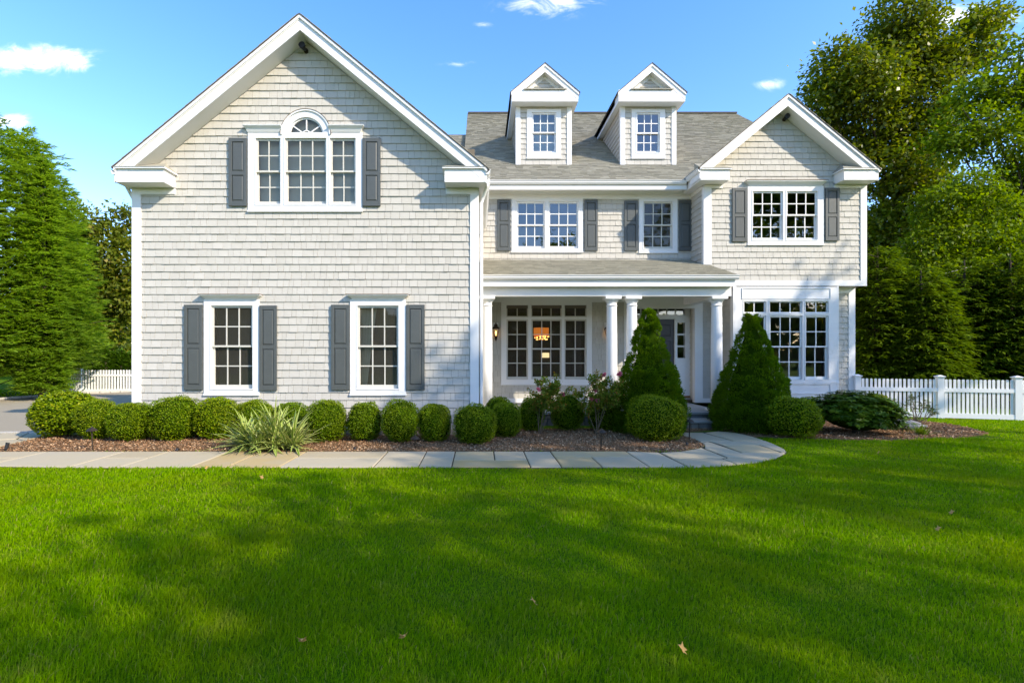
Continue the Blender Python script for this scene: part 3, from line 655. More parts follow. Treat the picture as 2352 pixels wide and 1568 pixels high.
# frieze, soffit and gutter
YE = 13.86; zE = wz(416, YE)
part(MB().box(.05, xm1, YM-.04, YM, wz(458, YM), wz(446, YM)), 'frieze_board'); part(MB().box(.05, xm1, YM-.09, YM, wz(446, YM), wz(437, YM)), 'frieze_board')
part(MB().box(.05, 5.75, YE, YM+.05, wz(431, YE), zE-.012), 'main_eave')
part(MB().box(.05, 5.75, YE-.015, YE, wz(436, YE), wz(428, YE)), 'eave_moulding')
gutter((xr+.08, YE, 0), (5.72, YE, 0), (0, -1, 0), zE)
# right gable
RX0, RX1 = wx(1618, YR), wx(1989, YR); YRf = YR-.40
RA = wx(1810, YRf); RZ = wz(216, YRf); RM = .824; rl, rr = wx(1607, YRf), wx(2018, YRf)
rz_ = lambda x: RZ-RM*abs(x-RA)
Wr = window(house, YR, (1716, 428, 1890, 564), [(1727, 440, 1797, 552, 3, 2, 2, 494), (1805, 440, 1876, 552, 3, 2, 2, 494)], 'sash_white', header=(1710, 418, 1894, 429))
for s_ in ((1680, 433, 1714, 556, 496), (1893, 433, 1925, 554, 496)): shutter(house, YR, *s_)
zr0 = wz(645, YR)
b = MB(); wall(b, YR, YR+.16, [wz(657, YR), 6.2, RZ-.33], lambda z: max(RX0+.01, RA-(RZ-.31-z)/RM), lambda z: min(RX1-.01, RA+(RZ-.31-z)/RM), [Wr[1]]); part(b, 'wall', 'interior')
regR = [(RX0+.1, zr0), (RX1-.1, zr0), (RX1-.1, rz_(RX1-.1)-.31), (RA, RZ-.31), (RX0+.1, rz_(RX0+.1)-.31)]
shingles(rest, (0, YR, 0), (1, 0, 0), (0, 0, 1), (0, -1, 0), regR, [Wr[1]], zr0)
part(MB().box(RX0, RX0+.175, YR-.035, YR+.10, zpr-.28, 6.3), 'corner_board'); part(MB().box(RX1-.165, RX1, YR-.035, YR+.10, wz(657, YR), 6.3), 'corner_board')
part(MB().box(RX0+.177, RX1-.167, YR-.036, YR+.10, wz(657, YR), zr0), 'band_board')
gable(YR, .40, RA, RZ, RM, rl, rr, back=17.5)
zt, zb_ = wz(390, YRf), wz(413, YRf)
eave_return(YRf, YR, rl+.03, wx(1676, YRf), zt, zb_, wz(376, YR), 1, RX0+.005, wz(433, YR), wz(421, YR))
eave_return(YRf, YR, wx(1939, YRf), rr-.03, zt, zb_, wz(376, YR), -1, RX1-.005, wz(433, YR), wz(421, YR))
part(MB().box(rl+.033, RX0-.002, YRf+.06, YE+.3, zb_+.004, zt-.004), 'side_eave'); part(MB().box(RX1+.002, rr-.033, YRf+.06, 20, zb_+.004, zt-.004), 'side_eave')
zgr = rz_(rl)-.04
gutter((rl+.03, YRf-.02, 0), (rl+.03, YE-.08, 0), (-1, 0, 0), zgr); gutter((rr-.03, YRf-.02, 0), (rr-.03, 20, 0), (1, 0, 0), zgr)
b = MB(); b.box(RX0, RX0+.1, YR+.1, YM, wz(657, YR), 6.5); b.box(RX1-.1, RX1, YR+.1, 22, wz(657, YR), 6.4); part(b, 'side_wall', 'interior')
shingles(rest, (RX0, YR, 0), (0, 1, 0), (0, 0, 1), (-1, 0, 0), [(.08, 3.4), (YM-YR, 3.4), (YM-YR, 6.3), (.08, 6.3)], (), zr0)
part(MB().box(RX0-.035, RX0-.001, YR-.034, YR+.09, zpr-.28, 6.2), 'corner_board'); part(MB().box(RX0-.034, RX0, YR+.09, YM, wz(433, YR), zb_), 'frieze_board')
# lower right: bay flush with the upper wall, side walls set back
zbt, zbb = wz(657, YR), .12
bx0, bx1 = wx(1686, YR), wx(1925, YR)
ybay = YR+.01
un = [(1707, 692, 1758, 719, 2, 1, 0), (1766, 692, 1841, 719, 3, 1, 0), (1848, 692, 1901, 719, 2, 1, 0), (1707, 725, 1758, 871, 2, 2, 2, 796), (1766, 725, 1841, 871, 3, 2, 2, 796), (1848, 725, 1901, 871, 2, 2, 2, 796)]
Wy = window(house, ybay, (1690, 659, 1921, 905), un, 'sash_white', sill=False, label='tall bay window of three sashes under small transoms')
pn = MB()
for (x0, y0, x1, y1) in ((1702, 662, 1906, 687), (1702, 881, 1906, 904)):
    X0, X1, Z0, Z1 = wx(x0, ybay), wx(x1, ybay), wz(y1, ybay), wz(y0, ybay)
    for q in ((X0, X1, Z1-.018, Z1), (X0, X1, Z0, Z0+.018), (X0, X0+.018, Z0+.018, Z1-.018), (X1-.018, X1, Z0+.018, Z1-.018)): pn.box(q[0], q[1], ybay-.052, ybay-.034, q[2], q[3])
part(pn, 'panel_moulding')
part(MB().box(bx0, bx1, ybay-.05, ybay-.035, wz(880, ybay), wz(876, ybay)), 'bay_sill')
part(MB().box(bx0, wx(1690, ybay), ybay-.036, ybay+.12, zbb, zbt), 'corner_board'); part(MB().box(wx(1921, ybay), bx1, ybay-.036, ybay+.12, zbb, zbt), 'corner_board')
part(MB().box(wx(1690, ybay)+.001, wx(1921, ybay)-.001, ybay-.03, ybay+.1, zbb, wz(905, ybay)), 'bay_apron')
part(MB().box(bx0, bx0+.1, ybay+.12, YM, zbb, zbt), 'bay_side', 'interior')
shingles(rest, (bx0, YR, 0), (0, 1, 0), (0, 0, 1), (-1, 0, 0), [(.14, .3), (YM-YR, .3), (YM-YR, 3.2), (.14, 3.2)], (), zr0)
part(MB().box(bx0-.036, bx0-.001, ybay-.035, ybay+.11, zbb, zbt), 'corner_board')
part(MB().box(RX0+.12, RX1-.02, YR+.11, YL+.2, zbt+.002, zbt+.05), 'overhang_soffit', 'trim')
b = MB().box(bx1-.05, RX1-.01, YL, YL+.15, -.05, zbt); part(b, 'wall', 'interior')
shingles(rest, (0, YL, 0), (1, 0, 0), (0, 0, 1), (0, -1, 0), [(bx1-.04, .15), (RX1-.14, .15), (RX1-.14, zbt-.12), (bx1-.04, zbt-.12)], (), zr0)
part(MB().box(RX1-.18, RX1, YL-.03, YL+.2, 0, zbt), 'corner_board'); part(MB().box(bx1, RX1-.18, YL-.04, YL-.001, zbt-.14, zbt), 'frieze_board')
part(MB().box(bx1-.03, bx1, ybay+.12, YL, 0, zbt), 'bay_side', 'trim'); part(MB().box(RX1-.1, RX1-.005, YL+.2, 22, 0, zbt), 'side_wall', 'sash')
part(MB().box(bx0+.01, RX1-.02, YR+.02, YL-.03, -.05, zbb), 'foundation', 'concrete')
# --- roofs
SL = .76; er0 = zE+.01
ridgeY = (er0-SL*YE-H)/(553/F-SL); ridgeZ = er0+SL*(ridgeY-YE)
sn = Vector((0, -SL, 1)).normalized(); sv = Vector((0, 1, SL)).normalized(); slen = (ridgeY-YE)/sv.y
mrx = wx(1690, ridgeY); mlx = wx(1075, ridgeY)
part(MB().plate([(mlx, YE-.03, er0-.02), (rr+.3, YE-.03, er0-.02), (mrx, ridgeY, ridgeZ), (mlx, ridgeY, ridgeZ)], .12, sn), 'roof_deck', 'roof_edge')
rs = MB()
shingles(rs, (0, YE-.06, er0-.03), (1, 0, 0), sv, sn, [(mlx-.02, 0), (rr+.32, 0), (mrx, slen+.08), (mlx-.02, slen+.08)], (), 0, e=.10, wr=(.12, .30), th=.018, gap=.003, wob=.004)
part(MB().plate([(mlx, ridgeY, ridgeZ), (mrx, ridgeY, ridgeZ), (rr+.3, 2*ridgeY-YE, er0), (mlx, 2*ridgeY-YE, er0)], .12, Vector((0, SL, 1)).normalized()), 'roof_deck', 'roof_edge')
part(MB().add([(mrx, ridgeY, ridgeZ-.02), (rr+.3, YE, er0-.03), (rr+.3, 2*ridgeY-YE, er0-.03)], [(0, 1, 2)]), 'hip_slope', 'roof_shingle')
part(MB().box(mlx, mrx, ridgeY-.12, ridgeY+.12, ridgeZ-.02, ridgeZ+.035), 'ridge_cap', 'roof_edge')
part(MB().add([(mlx+.01, YE, er0-.1), (mlx+.01, ridgeY, ridgeZ-.1), (mlx+.01, 2*ridgeY-YE, er0-.1), (mlx+.01, ridgeY, 3)], [(0, 1, 2, 3)]), 'gable_end', 'sash')
zq = wz(311, 18.3); part(MB().plate([(-3.2, 14.6, zq-2.9), (mlx-.02, 14.6, zq-2.9), (mlx-.02, 18.3, zq), (-3.2, 18.3, zq)], .1, Vector((0, -.78, 1)).normalized()), 'rear_roof', 'roof_edge')
shingles(rs, (0, 14.6, zq-2.9), (1, 0, 0), Vector((0, 3.7, 2.9)).normalized(), Vector((0, -2.9, 3.7)).normalized(), [(-3.2, 1.5), (mlx-.03, 1.5), (mlx-.03, 4.72), (-3.2, 4.72)], (), 0, e=.10, wr=(.12, .30), th=.018, gap=.003)
# garage and right gable roof coverings (seen as thin edges)
for sgn, (cx_, cz_, mm, xe, y0, y1) in ((-1, (GA, GZ, GM, xl, 9.9, 22.3)), (1, (GA, GZ, GM, xr, 9.9, 22.3)), (-1, (RA, RZ, RM, rl, 13.0, 17.5)), (1, (RA, RZ, RM, rr, 13.0, 17.5))):
    vd = Vector((-sgn, 0, mm)).normalized(); nd = Vector((sgn*mm, 0, 1)).normalized(); L = abs(xe-cx_)*math.sqrt(1+mm*mm)
    shingles(rs, (xe+sgn*.03, y0+.0, cz_-mm*abs(xe+sgn*.03-cx_)), (0, 1, 0), vd, nd, [(0, 0), (y1-y0, 0), (y1-y0, L), (0, L)], (), 0, e=.27, wr=(.5, 1.0), th=.010, gap=.004)
# closing walls at the back so that rooms stay dark
b = MB(); b.box(gx0, 0, 22.0, 22.2, 0, 5.5); b.box(0, RX1, 2*ridgeY-YE-.4, 2*ridgeY-YE-.2, 0, 6.6); b.box(RX1-.1, RX1, 20, 2*ridgeY-YE, 0, 6.6); part(b, 'back_wall', 'interior')
b = MB(); b.add([(gx0, 22.1, 5.4), (gx1, 22.1, 5.4), (GA, 22.1, GZ-.1)], [(0, 1, 2)]); part(b, 'back_wall', 'interior')
fl = MB(); fl.box(gx0+.12, gx1-.12, YG+.17, 21.9, 3.55, 3.75); fl.box(.05, RX1-.12, YM+.17, 24, 3.55, 3.75); fl.box(.05, RX1-.12, YM+.17, 24, 6.45, 6.5); fl.box(gx0+.12, gx1-.12, YG+.17, 21.9, .25, .3); fl.box(.05, RX1-.12, YM+.17, 24, .3, .38)
fl.box(bx0+.1, RX1-.12, YR+.17, YM+.17, .3, .38); part(fl, 'floor_slab', 'interior_floor')
rm = MB(); rm.box(gx0+.12, gx1-.12, 14.2, 14.3, .3, 7.5); rm.box(.05, RX1-.12, 18.6, 18.7, .38, 6.4); rm.box(4.05, 4.12, YM+.17, 18.6, .38, 6.4); rm.box(6.32, 6.4, YM+.17, 18.6, .38, 6.4); part(rm, 'partition', 'interior')
# --- dormers
YDm = (er0-SL*YE-H)/(435/F-SL)                       # face plane: its foot lies on the roof
def dormer(pc, wpx0, wpx1, win):
    Yw = YDm; Yf_ = Yw-.34; x0, x1 = wx(wpx0, Yw), wx(wpx1, Yw); cx_ = (x0+x1)/2
    zbase, ztop = wz(381, Yw), wz(240, Yw)
    hw = (wx(1328, Yf_)-wx(1172, Yf_))/2; gz = wz(145, Yf_); ez = wz(211, Yf_); mm = (gz-ez)/hw; xl_, xr_ = cx_-hw, cx_+hw
    bot = wz(233, Yf_)
    W = window(house, Yw, win[0], [win[1]], 'sash_white', sill=True, label=None)
    b = MB(); wall(b, Yw, Yw+.12, [zbase-.1, ztop+.1], lambda z: x0+.005, lambda z: x1-.005, [W[1]]); d_ = part(b, 'dormer', 'interior')
    shingles(rest, (0, Yw, 0), (1, 0, 0), (0, 0, 1), (0, -1, 0), [(x0+.08, zbase), (x1-.08, zbase), (x1-.08, ztop), (x0+.08, ztop)], [W[1]], zbase+.03)
    for a, c in ((x0, x0+.105), (x1-.105, x1)): part(MB().box(a, c, Yw-.035, Yw+.1, zbase-.03, ztop+.12), 'corner_board', parent=d_)
    part(MB().box(x0+.106, x1-.106, Yw-.036, Yw, ztop-.02, ztop+.14), 'frieze_board', parent=d_)
    part(MB().box(x0+.02, x1-.02, Yw-.06, Yw-.001, zbase-.05, zbase), 'flashing', 'roof_edge', d_)
    # cheeks down to the roof
    yb = YE+(ez-er0)/SL+.5; side = MB()
    for xs in (x0, x1-.08): side.sideprism([(Yw+.1, zbase-.1), (yb, bot), (Yw+.1, bot)], xs, xs+.08)
    part(side, 'dormer_cheek', 'interior', d_)
    zc_ = lambda y: er0+SL*(y-YE)
    for xs, nx in ((x0, -1), (x1, 1)):
        shingles(rest, (xs, 0, 0), (0, 1, 0), (0, 0, 1), (nx, 0, 0), [(Yw+.05, zc_(Yw)), (Yw+.05+(bot-zc_(Yw))/SL, bot), (Yw+.05, bot)], (), zbase+.03)
        part(MB().box(xs-.034 if nx < 0 else xs+.001, xs-.001 if nx < 0 else xs+.034, Yw-.034, Yw+.09, zbase-.03, ztop+.12), 'corner_board', parent=d_)
    # boxed eaves along both sides and across the front
    yb2 = YE+(ez-er0)/SL+.35
    e_ = MB(); e_.box(xl_+.02, xr_-.02, Yf_+.004, Yw+.1, bot, wz(206, Yf_)); part(e_, 'pediment_base', parent=d_)
    for a, c in ((xl_+.02, x0-.002), (x1+.002, xr_-.02)): part(MB().box(a, c, Yw+.1, yb2, bot+.001, ez-.02), 'dormer_eave', parent=d_)
    rf = MB(); zt_ = wz(206, Yf_); sl_ = .1
    rf.add([(cx_-hw*.64, Yf_-.04, zt_-.012), (cx_+hw*.64, Yf_-.04, zt_-.012), (cx_+hw*.64, Yf_-.04, zt_+.015), (cx_-hw*.64, Yf_-.04, zt_+.015), (cx_-hw*.55, Yw, zt_+.06), (cx_+hw*.55, Yw, zt_+.06)], [(0, 1, 2, 3), (3, 2, 5, 4)])
    part(rf, 'pediment_ledge', 'roof_shingle', d_)
    fas = .255; zin = gz-fas
    tri = lambda d: [(cx_-(gz-d-zt_)/mm, zt_), (cx_+(gz-d-zt_)/mm, zt_), (cx_, gz-d)]
    for sgn, xe in ((-1, xl_), (1, xr_)):
        Pq = lambda x, d: (x, gz-mm*abs(x-cx_)-d)
        def strip(d0, d1, y0, y1, nm, mat='trim', xo=xe):
            q = [Pq(cx_, d0), Pq(xo, d0), Pq(xo, d1), Pq(cx_, d1)]; part(MB().prism(q if sgn > 0 else q[::-1], y0, y1), nm, mat, d_)
        yr = YE+(gz-er0)/SL+.2
        strip(0, .022, Yf_-.045, yr, 'roof_deck', 'roof_edge', xe+sgn*.03); strip(.022, .10, Yf_-.03, Yf_+.04, 'rake_crown'); strip(.10, fas, Yf_-.002, Yf_+.04, 'rake_board', xo=xe-sgn*.018)
        xs_ = cx_+sgn*(gz-fas-zt_+.1)/mm
        strip(.03, fas-.01, Yf_+.04, Yw+.05, 'rake_soffit', xo=xs_)
        strip(.03, fas+.10, Yf_+.2, Yw+.06, 'rake_frieze', xo=cx_+sgn*(gz-fas-zt_)/mm)
        strip(.03, .2, Yw+.07, yb2, 'roof_underside', xo=xe-sgn*.02)
    T = tri(fas+.09); part(MB().prism(T, Yf_+.22, Yw+.05), 'tympanum', 'sash', d_)
    shingles(rest, (0, Yf_+.215, 0), (1, 0, 0), (0, 0, 1), (0, -1, 0), T, (), zt_-.02, e=.10)
dormer(1249, 1187, 1310, ((1210, 252, 1288, 366), (1222, 260, 1277, 352, 3, 2, 2, 305)))
dormer(1489, 1427, 1550, ((1450, 252, 1527, 366), (1461, 260, 1515, 352, 3, 2, 2, 306)))
# --- porch
YP, YCo, YFl = 11.90, 12.20, 11.80
zpe = wz(632, YP); px1 = wx(1692, YP)
pv = Vector((0, YM-YP, zpr-zpe)).normalized(); pn_ = Vector((0, -(zpr-zpe), YM-YP)).normalized(); pl = Vector((0, YM-YP, zpr-zpe)).length
part(MB().plate([(.02, YP, zpe), (px1, YP, zpe), (px1, YR-.04, zpe+(YR-.04-YP)*pv.z/pv.y), (RX0-.04, YR-.04, zpe+(YR-.04-YP)*pv.z/pv.y), (RX0-.04, YM-.02, zpr-.01), (.02, YM-.02, zpr-.01)], .06, pn_), 'porch_roof_deck', 'roof_edge')
cut = (YR-.05-YP)/pv.y
shingles(rs, (0, YP-.05, zpe-.01), (1, 0, 0), pv, pn_, [(.02, 0), (px1+.02, 0), (px1+.02, cut), (.02, cut)], (), 0, e=.10, wr=(.12, .30), th=.018, gap=.003)
shingles(rs, (0, YP-.05, zpe-.01), (1, 0, 0), pv, pn_, [(.02, cut), (RX0-.04, cut), (RX0-.04, pl+.03), (.02, pl+.03)], (), 0, e=.10, wr=(.12, .30), th=.018, gap=.003)
gutter((.08, YP, 0), (px1+.02, YP, 0), (0, -1, 0), zpe-.005)
zf1, zf0, zb1, zb0 = wz(637, YP+.02), wz(657, YP+.02), wz(657, YCo-.13), wz(680, YCo-.13)
part(MB().box(.05, px1-.03, YP+.005, YP+.06, zf0, zf1), 'porch_fascia'); part(MB().box(.05, px1-.03, YP+.06, YM, zf0+.02, zf0+.06), 'porch_ceiling')
part(MB().box(.05, px1-.05, YP-.004, YP+.004, zf0-.01, zf0+.03), 'fascia_bead')
part(MB().box(.06, wx(1674, YCo), YCo-.13, YCo+.13, zb0, zf0+.02), 'porch_beam', bevel=.006)
part(MB().box(wx(1674, YCo)-.26, wx(1674, YCo), YCo+.13, YM, zb0, zf0+.02), 'porch_beam')
zfl = wz(947, YFl)
col = MB()
def column(pxc):
    x = wx(pxc, YCo); b = MB(); hgt = zb0-zfl; r0 = .132
    prof = [(r0, .09), (r0, hgt*.35), (r0*.985, hgt*.6), (r0*.90, hgt-.30), (r0*.89, hgt-.17)]
    b.lathe(prof, (x, YCo, zfl), 28); c = part(b, 'column', smooth=True)
    q = MB(); q.lathe([(r0+.045, .03), (r0+.055, .05), (r0+.045, .075), (r0+.012, .085), (r0+.01, .10)], (x, YCo, zfl), 28); q.box(x-.20, x+.20, YCo-.20, YCo+.20, zfl, zfl+.032); part(q, 'base', parent=c)
    q = MB(); q.lathe([(r0*.9+.014, hgt-.235), (r0*.9+.022, hgt-.225), (r0*.9+.014, hgt-.215)], (x, YCo, zfl), 28); part(q, 'neck_ring', parent=c)
    q = MB(); q.lathe([(r0*.9, hgt-.17), (r0*.9+.012, hgt-.13), (r0*.9+.05, hgt-.085), (r0*.9+.055, hgt-.07)], (x, YCo, zfl), 28); part(q, 'capital', parent=c)
    part(MB().box(x-.19, x+.19, YCo-.19, YCo+.19, zb0-.07, zb0), 'abacus', parent=c, bevel=.004)
for p in (1118.5, 1405, 1451, 1646): column(p)
fx1 = wx(1655, YFl)
part(MB().box(.05, fx1+.25, YFl, YD+.05, zfl-.05, zfl), 'porch_floor', 'bluestone', bevel=.006)
part(MB().box(.06, fx1+.2, YFl+.06, YM, -.05, zfl-.05), 'porch_base', 'mortar')
stm = MB()
base_stones = []
YS = 11.22; zst = wz(967, YS); sx0, sx1 = wx(1545, YS), wx(1650, YS)
part(MB().box(sx0, sx1, YS, YFl+.05, zst-.045, zst), 'step_tread', 'bluestone', bevel=.006)
part(MB().box(sx0+.03, sx1-.04, YS+.06, YFl+.05, -.05, zst-.045), 'step_riser', 'mortar')
def stone_course(x0, x1, Y, z0, z1):
    x = x0
    while x < x1-.03:
        wd = min(random.uniform(.16, .38), x1-x)
        b = MB(); k = .012; j = lambda: random.uniform(-.008, .008)
        a, c, e_, g = x+.006, x+wd-.006, z0+.005, z1-.005
        v_ = [(a, Y, e_), (c, Y, e_), (c, Y, g), (a, Y, g), (a+k+j(), Y-.028+j(), e_+k), (c-k+j(), Y-.028+j(), e_+k), (c-k+j(), Y-.028+j(), g-k), (a+k+j(), Y-.028+j(), g-k)]
        b.add(v_, [(0, 1, 5, 4), (1, 2, 6, 5), (2, 3, 7, 6), (3, 0, 4, 7), (4, 5, 6, 7)]); part(b, 'stone', 'fieldstone'); x += wd
stone_course(sx0+.03, sx1-.04, YS+.06, -.02, zst-.045)
stone_course(.06, fx1-.04, YFl+.06, -.02, zfl*.5); stone_course(.06, fx1-.04, YFl+.06, zfl*.5, zfl-.05)
# porch wall with the tripartite window
zpt = zf0+.02; xw0, xw1 = .05, wx(1442, YM)
un = [(1163, 701, 1213, 728, 2, 1, 0), (1220, 701, 1290, 728, 3, 1, 0), (1296, 701, 1347, 728, 2, 1, 0), (1163, 733, 1213, 871, 2, 2, 2, 801), (1220, 733, 1290, 871, 3, 2, 2, 801), (1296, 733, 1347, 871, 2, 2, 2, 801)]
Wp = window(house, YM, (1151, 694, 1359, 884), un, 'sash', label='wide dining room window of three sashes under small transoms')
ex1 = wx(1613, YM)
b = MB(); wall(b, YM, YM+.16, [zfl-.02, zpt+.1], lambda z: xw0, lambda z: xw1, [Wp[1]]); b.box(wx(1597, YM), bx0+.1, YM, YM+.16, zfl-.02, zpt+.1); part(b, 'wall', 'interior')
ztr = wz(694, YM)
shingles(rest, (0, YM, 0), (1, 0, 0), (0, 0, 1), (0, -1, 0), [(xw0, zfl+.12), (xw1-.05, zfl+.12), (xw1-.05, ztr), (xw0, ztr)], [Wp[1]], zfl+.12)
shingles(rest, (0, YM, 0), (1, 0, 0), (0, 0, 1), (0, -1, 0), [(ex1-.02, zfl+.12), (bx0, zfl+.12), (bx0, ztr), (ex1-.02, ztr)], (), zfl+.12)
part(MB().box(xw0, xw1, YM-.036, YM, ztr, zpt), 'frieze_board'); part(MB().box(xw1+.001, wx(1597, YM)-.001, YM-.034, YM+.05, 2.99, zpt), 'frieze_board'); part(MB().box(xw1, wx(1597, YM), YM+.05, YD, zpt-.03, zpt), 'entry_ceiling'); part(MB().box(ex1, bx0, YM-.036, YM, ztr, zpt), 'frieze_board')
part(MB().box(xw0, xw1-.1, YM-.038, YM, zfl, zfl+.12), 'base_board'); part(MB().box(ex1, bx0, YM-.038, YM, zfl, zfl+.12), 'base_board')
part(MB().box(wx(1433, YM), xw1+.006, YM-.037, YD, zfl, zpt-.002), 'corner_board'); part(MB().box(wx(1597, YM)-.03, ex1, YM-.037, YM+.12, zfl, zpt-.002), 'corner_board')
rx = wx(1597, YM)
part(MB().box(rx-.004, rx+.1, YM+.12, YD+.1, zfl, zpt), 'entry_return', 'interior')
shingles(rest, (rx-.004, YM, 0), (0, 1, 0), (0, 0, 1), (-1, 0, 0), [(.10, zfl+.05), (YD-YM, zfl+.05), (YD-YM, ztr), (.10, ztr)], (), zfl+.12)
# entry door with sidelight and transom
dx0, dx1, dz0, dz1 = wx(1476, YD), wx(1549, YD), zfl+.17, wz(733, YD)
slh = (wx(1555, YD), wx(1573, YD), wz(822, YD), wz(741, YD)); sll = (wx(1451, YD), wx(1469, YD), slh[2], slh[3]); tz0, tz1 = wz(723, YD), wz(707, YD)
trs = (wx(1452, YD), wx(1572, YD), tz0, tz1)
b = MB(); wall(b, YD-.03, YD+.1, [zfl, zpt+.05], lambda z: xw1-.005, lambda z: rx-.003, [(dx0, dx1, dz0-.001, dz1), slh, sll, trs]); ent = part(b, 'entry_surround')
panes_grid(ent, YD+.02, *slh, 1, 3, 'trim', .05); panes_grid(ent, YD+.02, *sll, 1, 3, 'trim', .05); panes_grid(ent, YD+.02, *trs, 6, 1, 'trim', .035)
b = MB()
for (a, c, e_, g) in (slh, sll):
    for q in ((a-.02, c+.02, g, g+.015), (a-.02, c+.02, e_-.015, e_)): b.box(q[0], q[1], YD-.042, YD-.03, q[2], q[3])
    b.box(a-.02, c+.02, YD-.04, YD-.03, zfl+.25, zfl+.27); b.box(a-.02, c+.02, YD-.04, YD-.03, e_-.1, e_-.08)
b.box(xw1, rx-.02, YD-.06, YD-.03, wz(731, YD), wz(727, YD)); part(b, 'surround_moulding', parent=ent)
part(MB().box(dx0-.06, wx(1582, YD), YD-.10, YD+.03, dz0-.05, dz0-.003), 'threshold', 'threshold')
b = MB(); b.box(dx0, dx1, YD+.03, YD+.075, dz0, dz1); door = part(b, 'door', 'door_paint')
pw = (dx1-dx0-.30)/2
for i in range(2):
    for (za, zb2) in ((.12, .36), (.42, .72), (.78, .93)):
        a = dx0+.10+i*(pw+.10); z0, z1 = dz0+(dz1-dz0)*za, dz0+(dz1-dz0)*zb2; k = .03
        MB().add([(a, YD+.0295, z0), (a+pw, YD+.0295, z0), (a+pw, YD+.0295, z1), (a, YD+.0295, z1), (a+k, YD+.018, z0+k), (a+pw-k, YD+.018, z0+k), (a+pw-k, YD+.018, z1-k), (a+k, YD+.018, z1-k)],
                 [(0, 1, 5, 4), (1, 2, 6, 5), (2, 3, 7, 6), (3, 0, 4, 7), (4, 5, 6, 7)]).build('raised_panel', 'door_paint', door)
b = MB(); b.lathe([(.012, 0), (.03, .01), (.03, .04), (.01, .05)], (dx0+.07, YD, dz0+.95), 10); b.build('handle', 'bronze', door)
# --- shingles: the widest of the front wing singly, all others as one part
cr = MB(); cr.add([(0, -.003, 1), (1, -.003, 1), (1, -1, 0), (0, -1, 0), (0, 0, 0), (1, 0, 0), (0, 0, 1), (1, 0, 1)], [(3, 2, 1, 0), (4, 5, 2, 3), (0, 6, 4, 3), (2, 5, 7, 1)]); crm = cr.mesh('shingle', 'shingle')
KEEP.sort(key=lambda k: -(k[1]-k[0]))
for (a, b_, c, d, tt) in KEEP[:300]: place('shingle', crm, house, (a, YG, c), (b_-a, tt+.003, d-c))
for (a, b_, c, d, tt) in KEEP[300:]:
    fr = [(a, YG-.003-tt, c), (b_, YG-.003-tt, c), (b_, YG-.003, d), (a, YG-.003, d)]
    rest.add(fr+[(p[0], YG, p[2]) for p in fr], [(0, 1, 2, 3), (0, 4, 5, 1), (0, 3, 7, 4), (1, 5, 6, 2)])
tag(part(rest, 'wall_shingles', 'shingle'), kind='stuff'); tag(part(rs, 'roof_shingles', 'roof_shingle'), kind='stuff')
# --- things inside
b = MB(); b.box(wx(571, YG)+.1, wx(833, YG)-.1, YG+.17, YG+.18, wz(478, YG), wz(262, YG)); part(b, 'window_shade', 'blind')
b = MB()
for i in range(9):
    u0 = i/9; xx = wx(824, YG)+.33*u0; b.prism([(xx, wz(705, YG)), (xx+.036, wz(705, YG)), (wx(823, YG)+.13*u0+.016, wz(890, YG)), (wx(823, YG)+.13*u0, wz(890, YG))], YG+.20+.02*(i % 2), YG+.21+.02*(i % 2))
part(b, 'curtain', 'curtain')
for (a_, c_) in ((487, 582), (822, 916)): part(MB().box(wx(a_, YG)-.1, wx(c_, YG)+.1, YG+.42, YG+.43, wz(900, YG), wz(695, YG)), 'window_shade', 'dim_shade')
b = MB(); b.box(wx(1222, YDm)-.3, wx(1277, YDm)+.3, YDm+.35, YDm+.36, wz(370, YDm), wz(250, YDm)); part(b, 'window_shade', 'blind')
Yc = 16.4; ch = thing('chandelier', 'glowing amber drum chandelier hanging behind the dining room window', 'chandelier', (wx(1243, Yc), Yc, wz(775, Yc)))
b = MB(); cxx, r0 = wx(1243, Yc), 17.5*Yc/F
b.lathe([(r0, wz(771, Yc)), (r0, wz(753, Yc)), (r0-.01, wz(753, Yc)), (r0-.01, wz(771, Yc))], (cxx, Yc, 0), 24); b.build('drum', 'crystal', ch)
b = MB()
for i in range(60):
    a = random.uniform(0, 6.28); rr_ = r0*random.uniform(.2, 1.02); z = wz(771, Yc)-random.uniform(-.1, .13); x, y = cxx+rr_*math.cos(a), Yc+rr_*math.sin(a); s_ = .014
    b.box(x-s_, x+s_, y-s_, y+s_, z-s_, z+s_)
tag(b.build('crystal', 'crystal_spark', ch), kind='stuff')
b = MB(); b.tube([(cxx, Yc, wz(753, Yc)), (cxx, Yc, 3.55)], [.012, .012], 6); b.build('rod', 'bronze', ch)
part(MB().box(wx(1246, 18.5), wx(1262, 18.5), 18.55, 18.59, wz(821, 18.5), wz(810, 18.5)), 'lit_opening', 'lit_room')

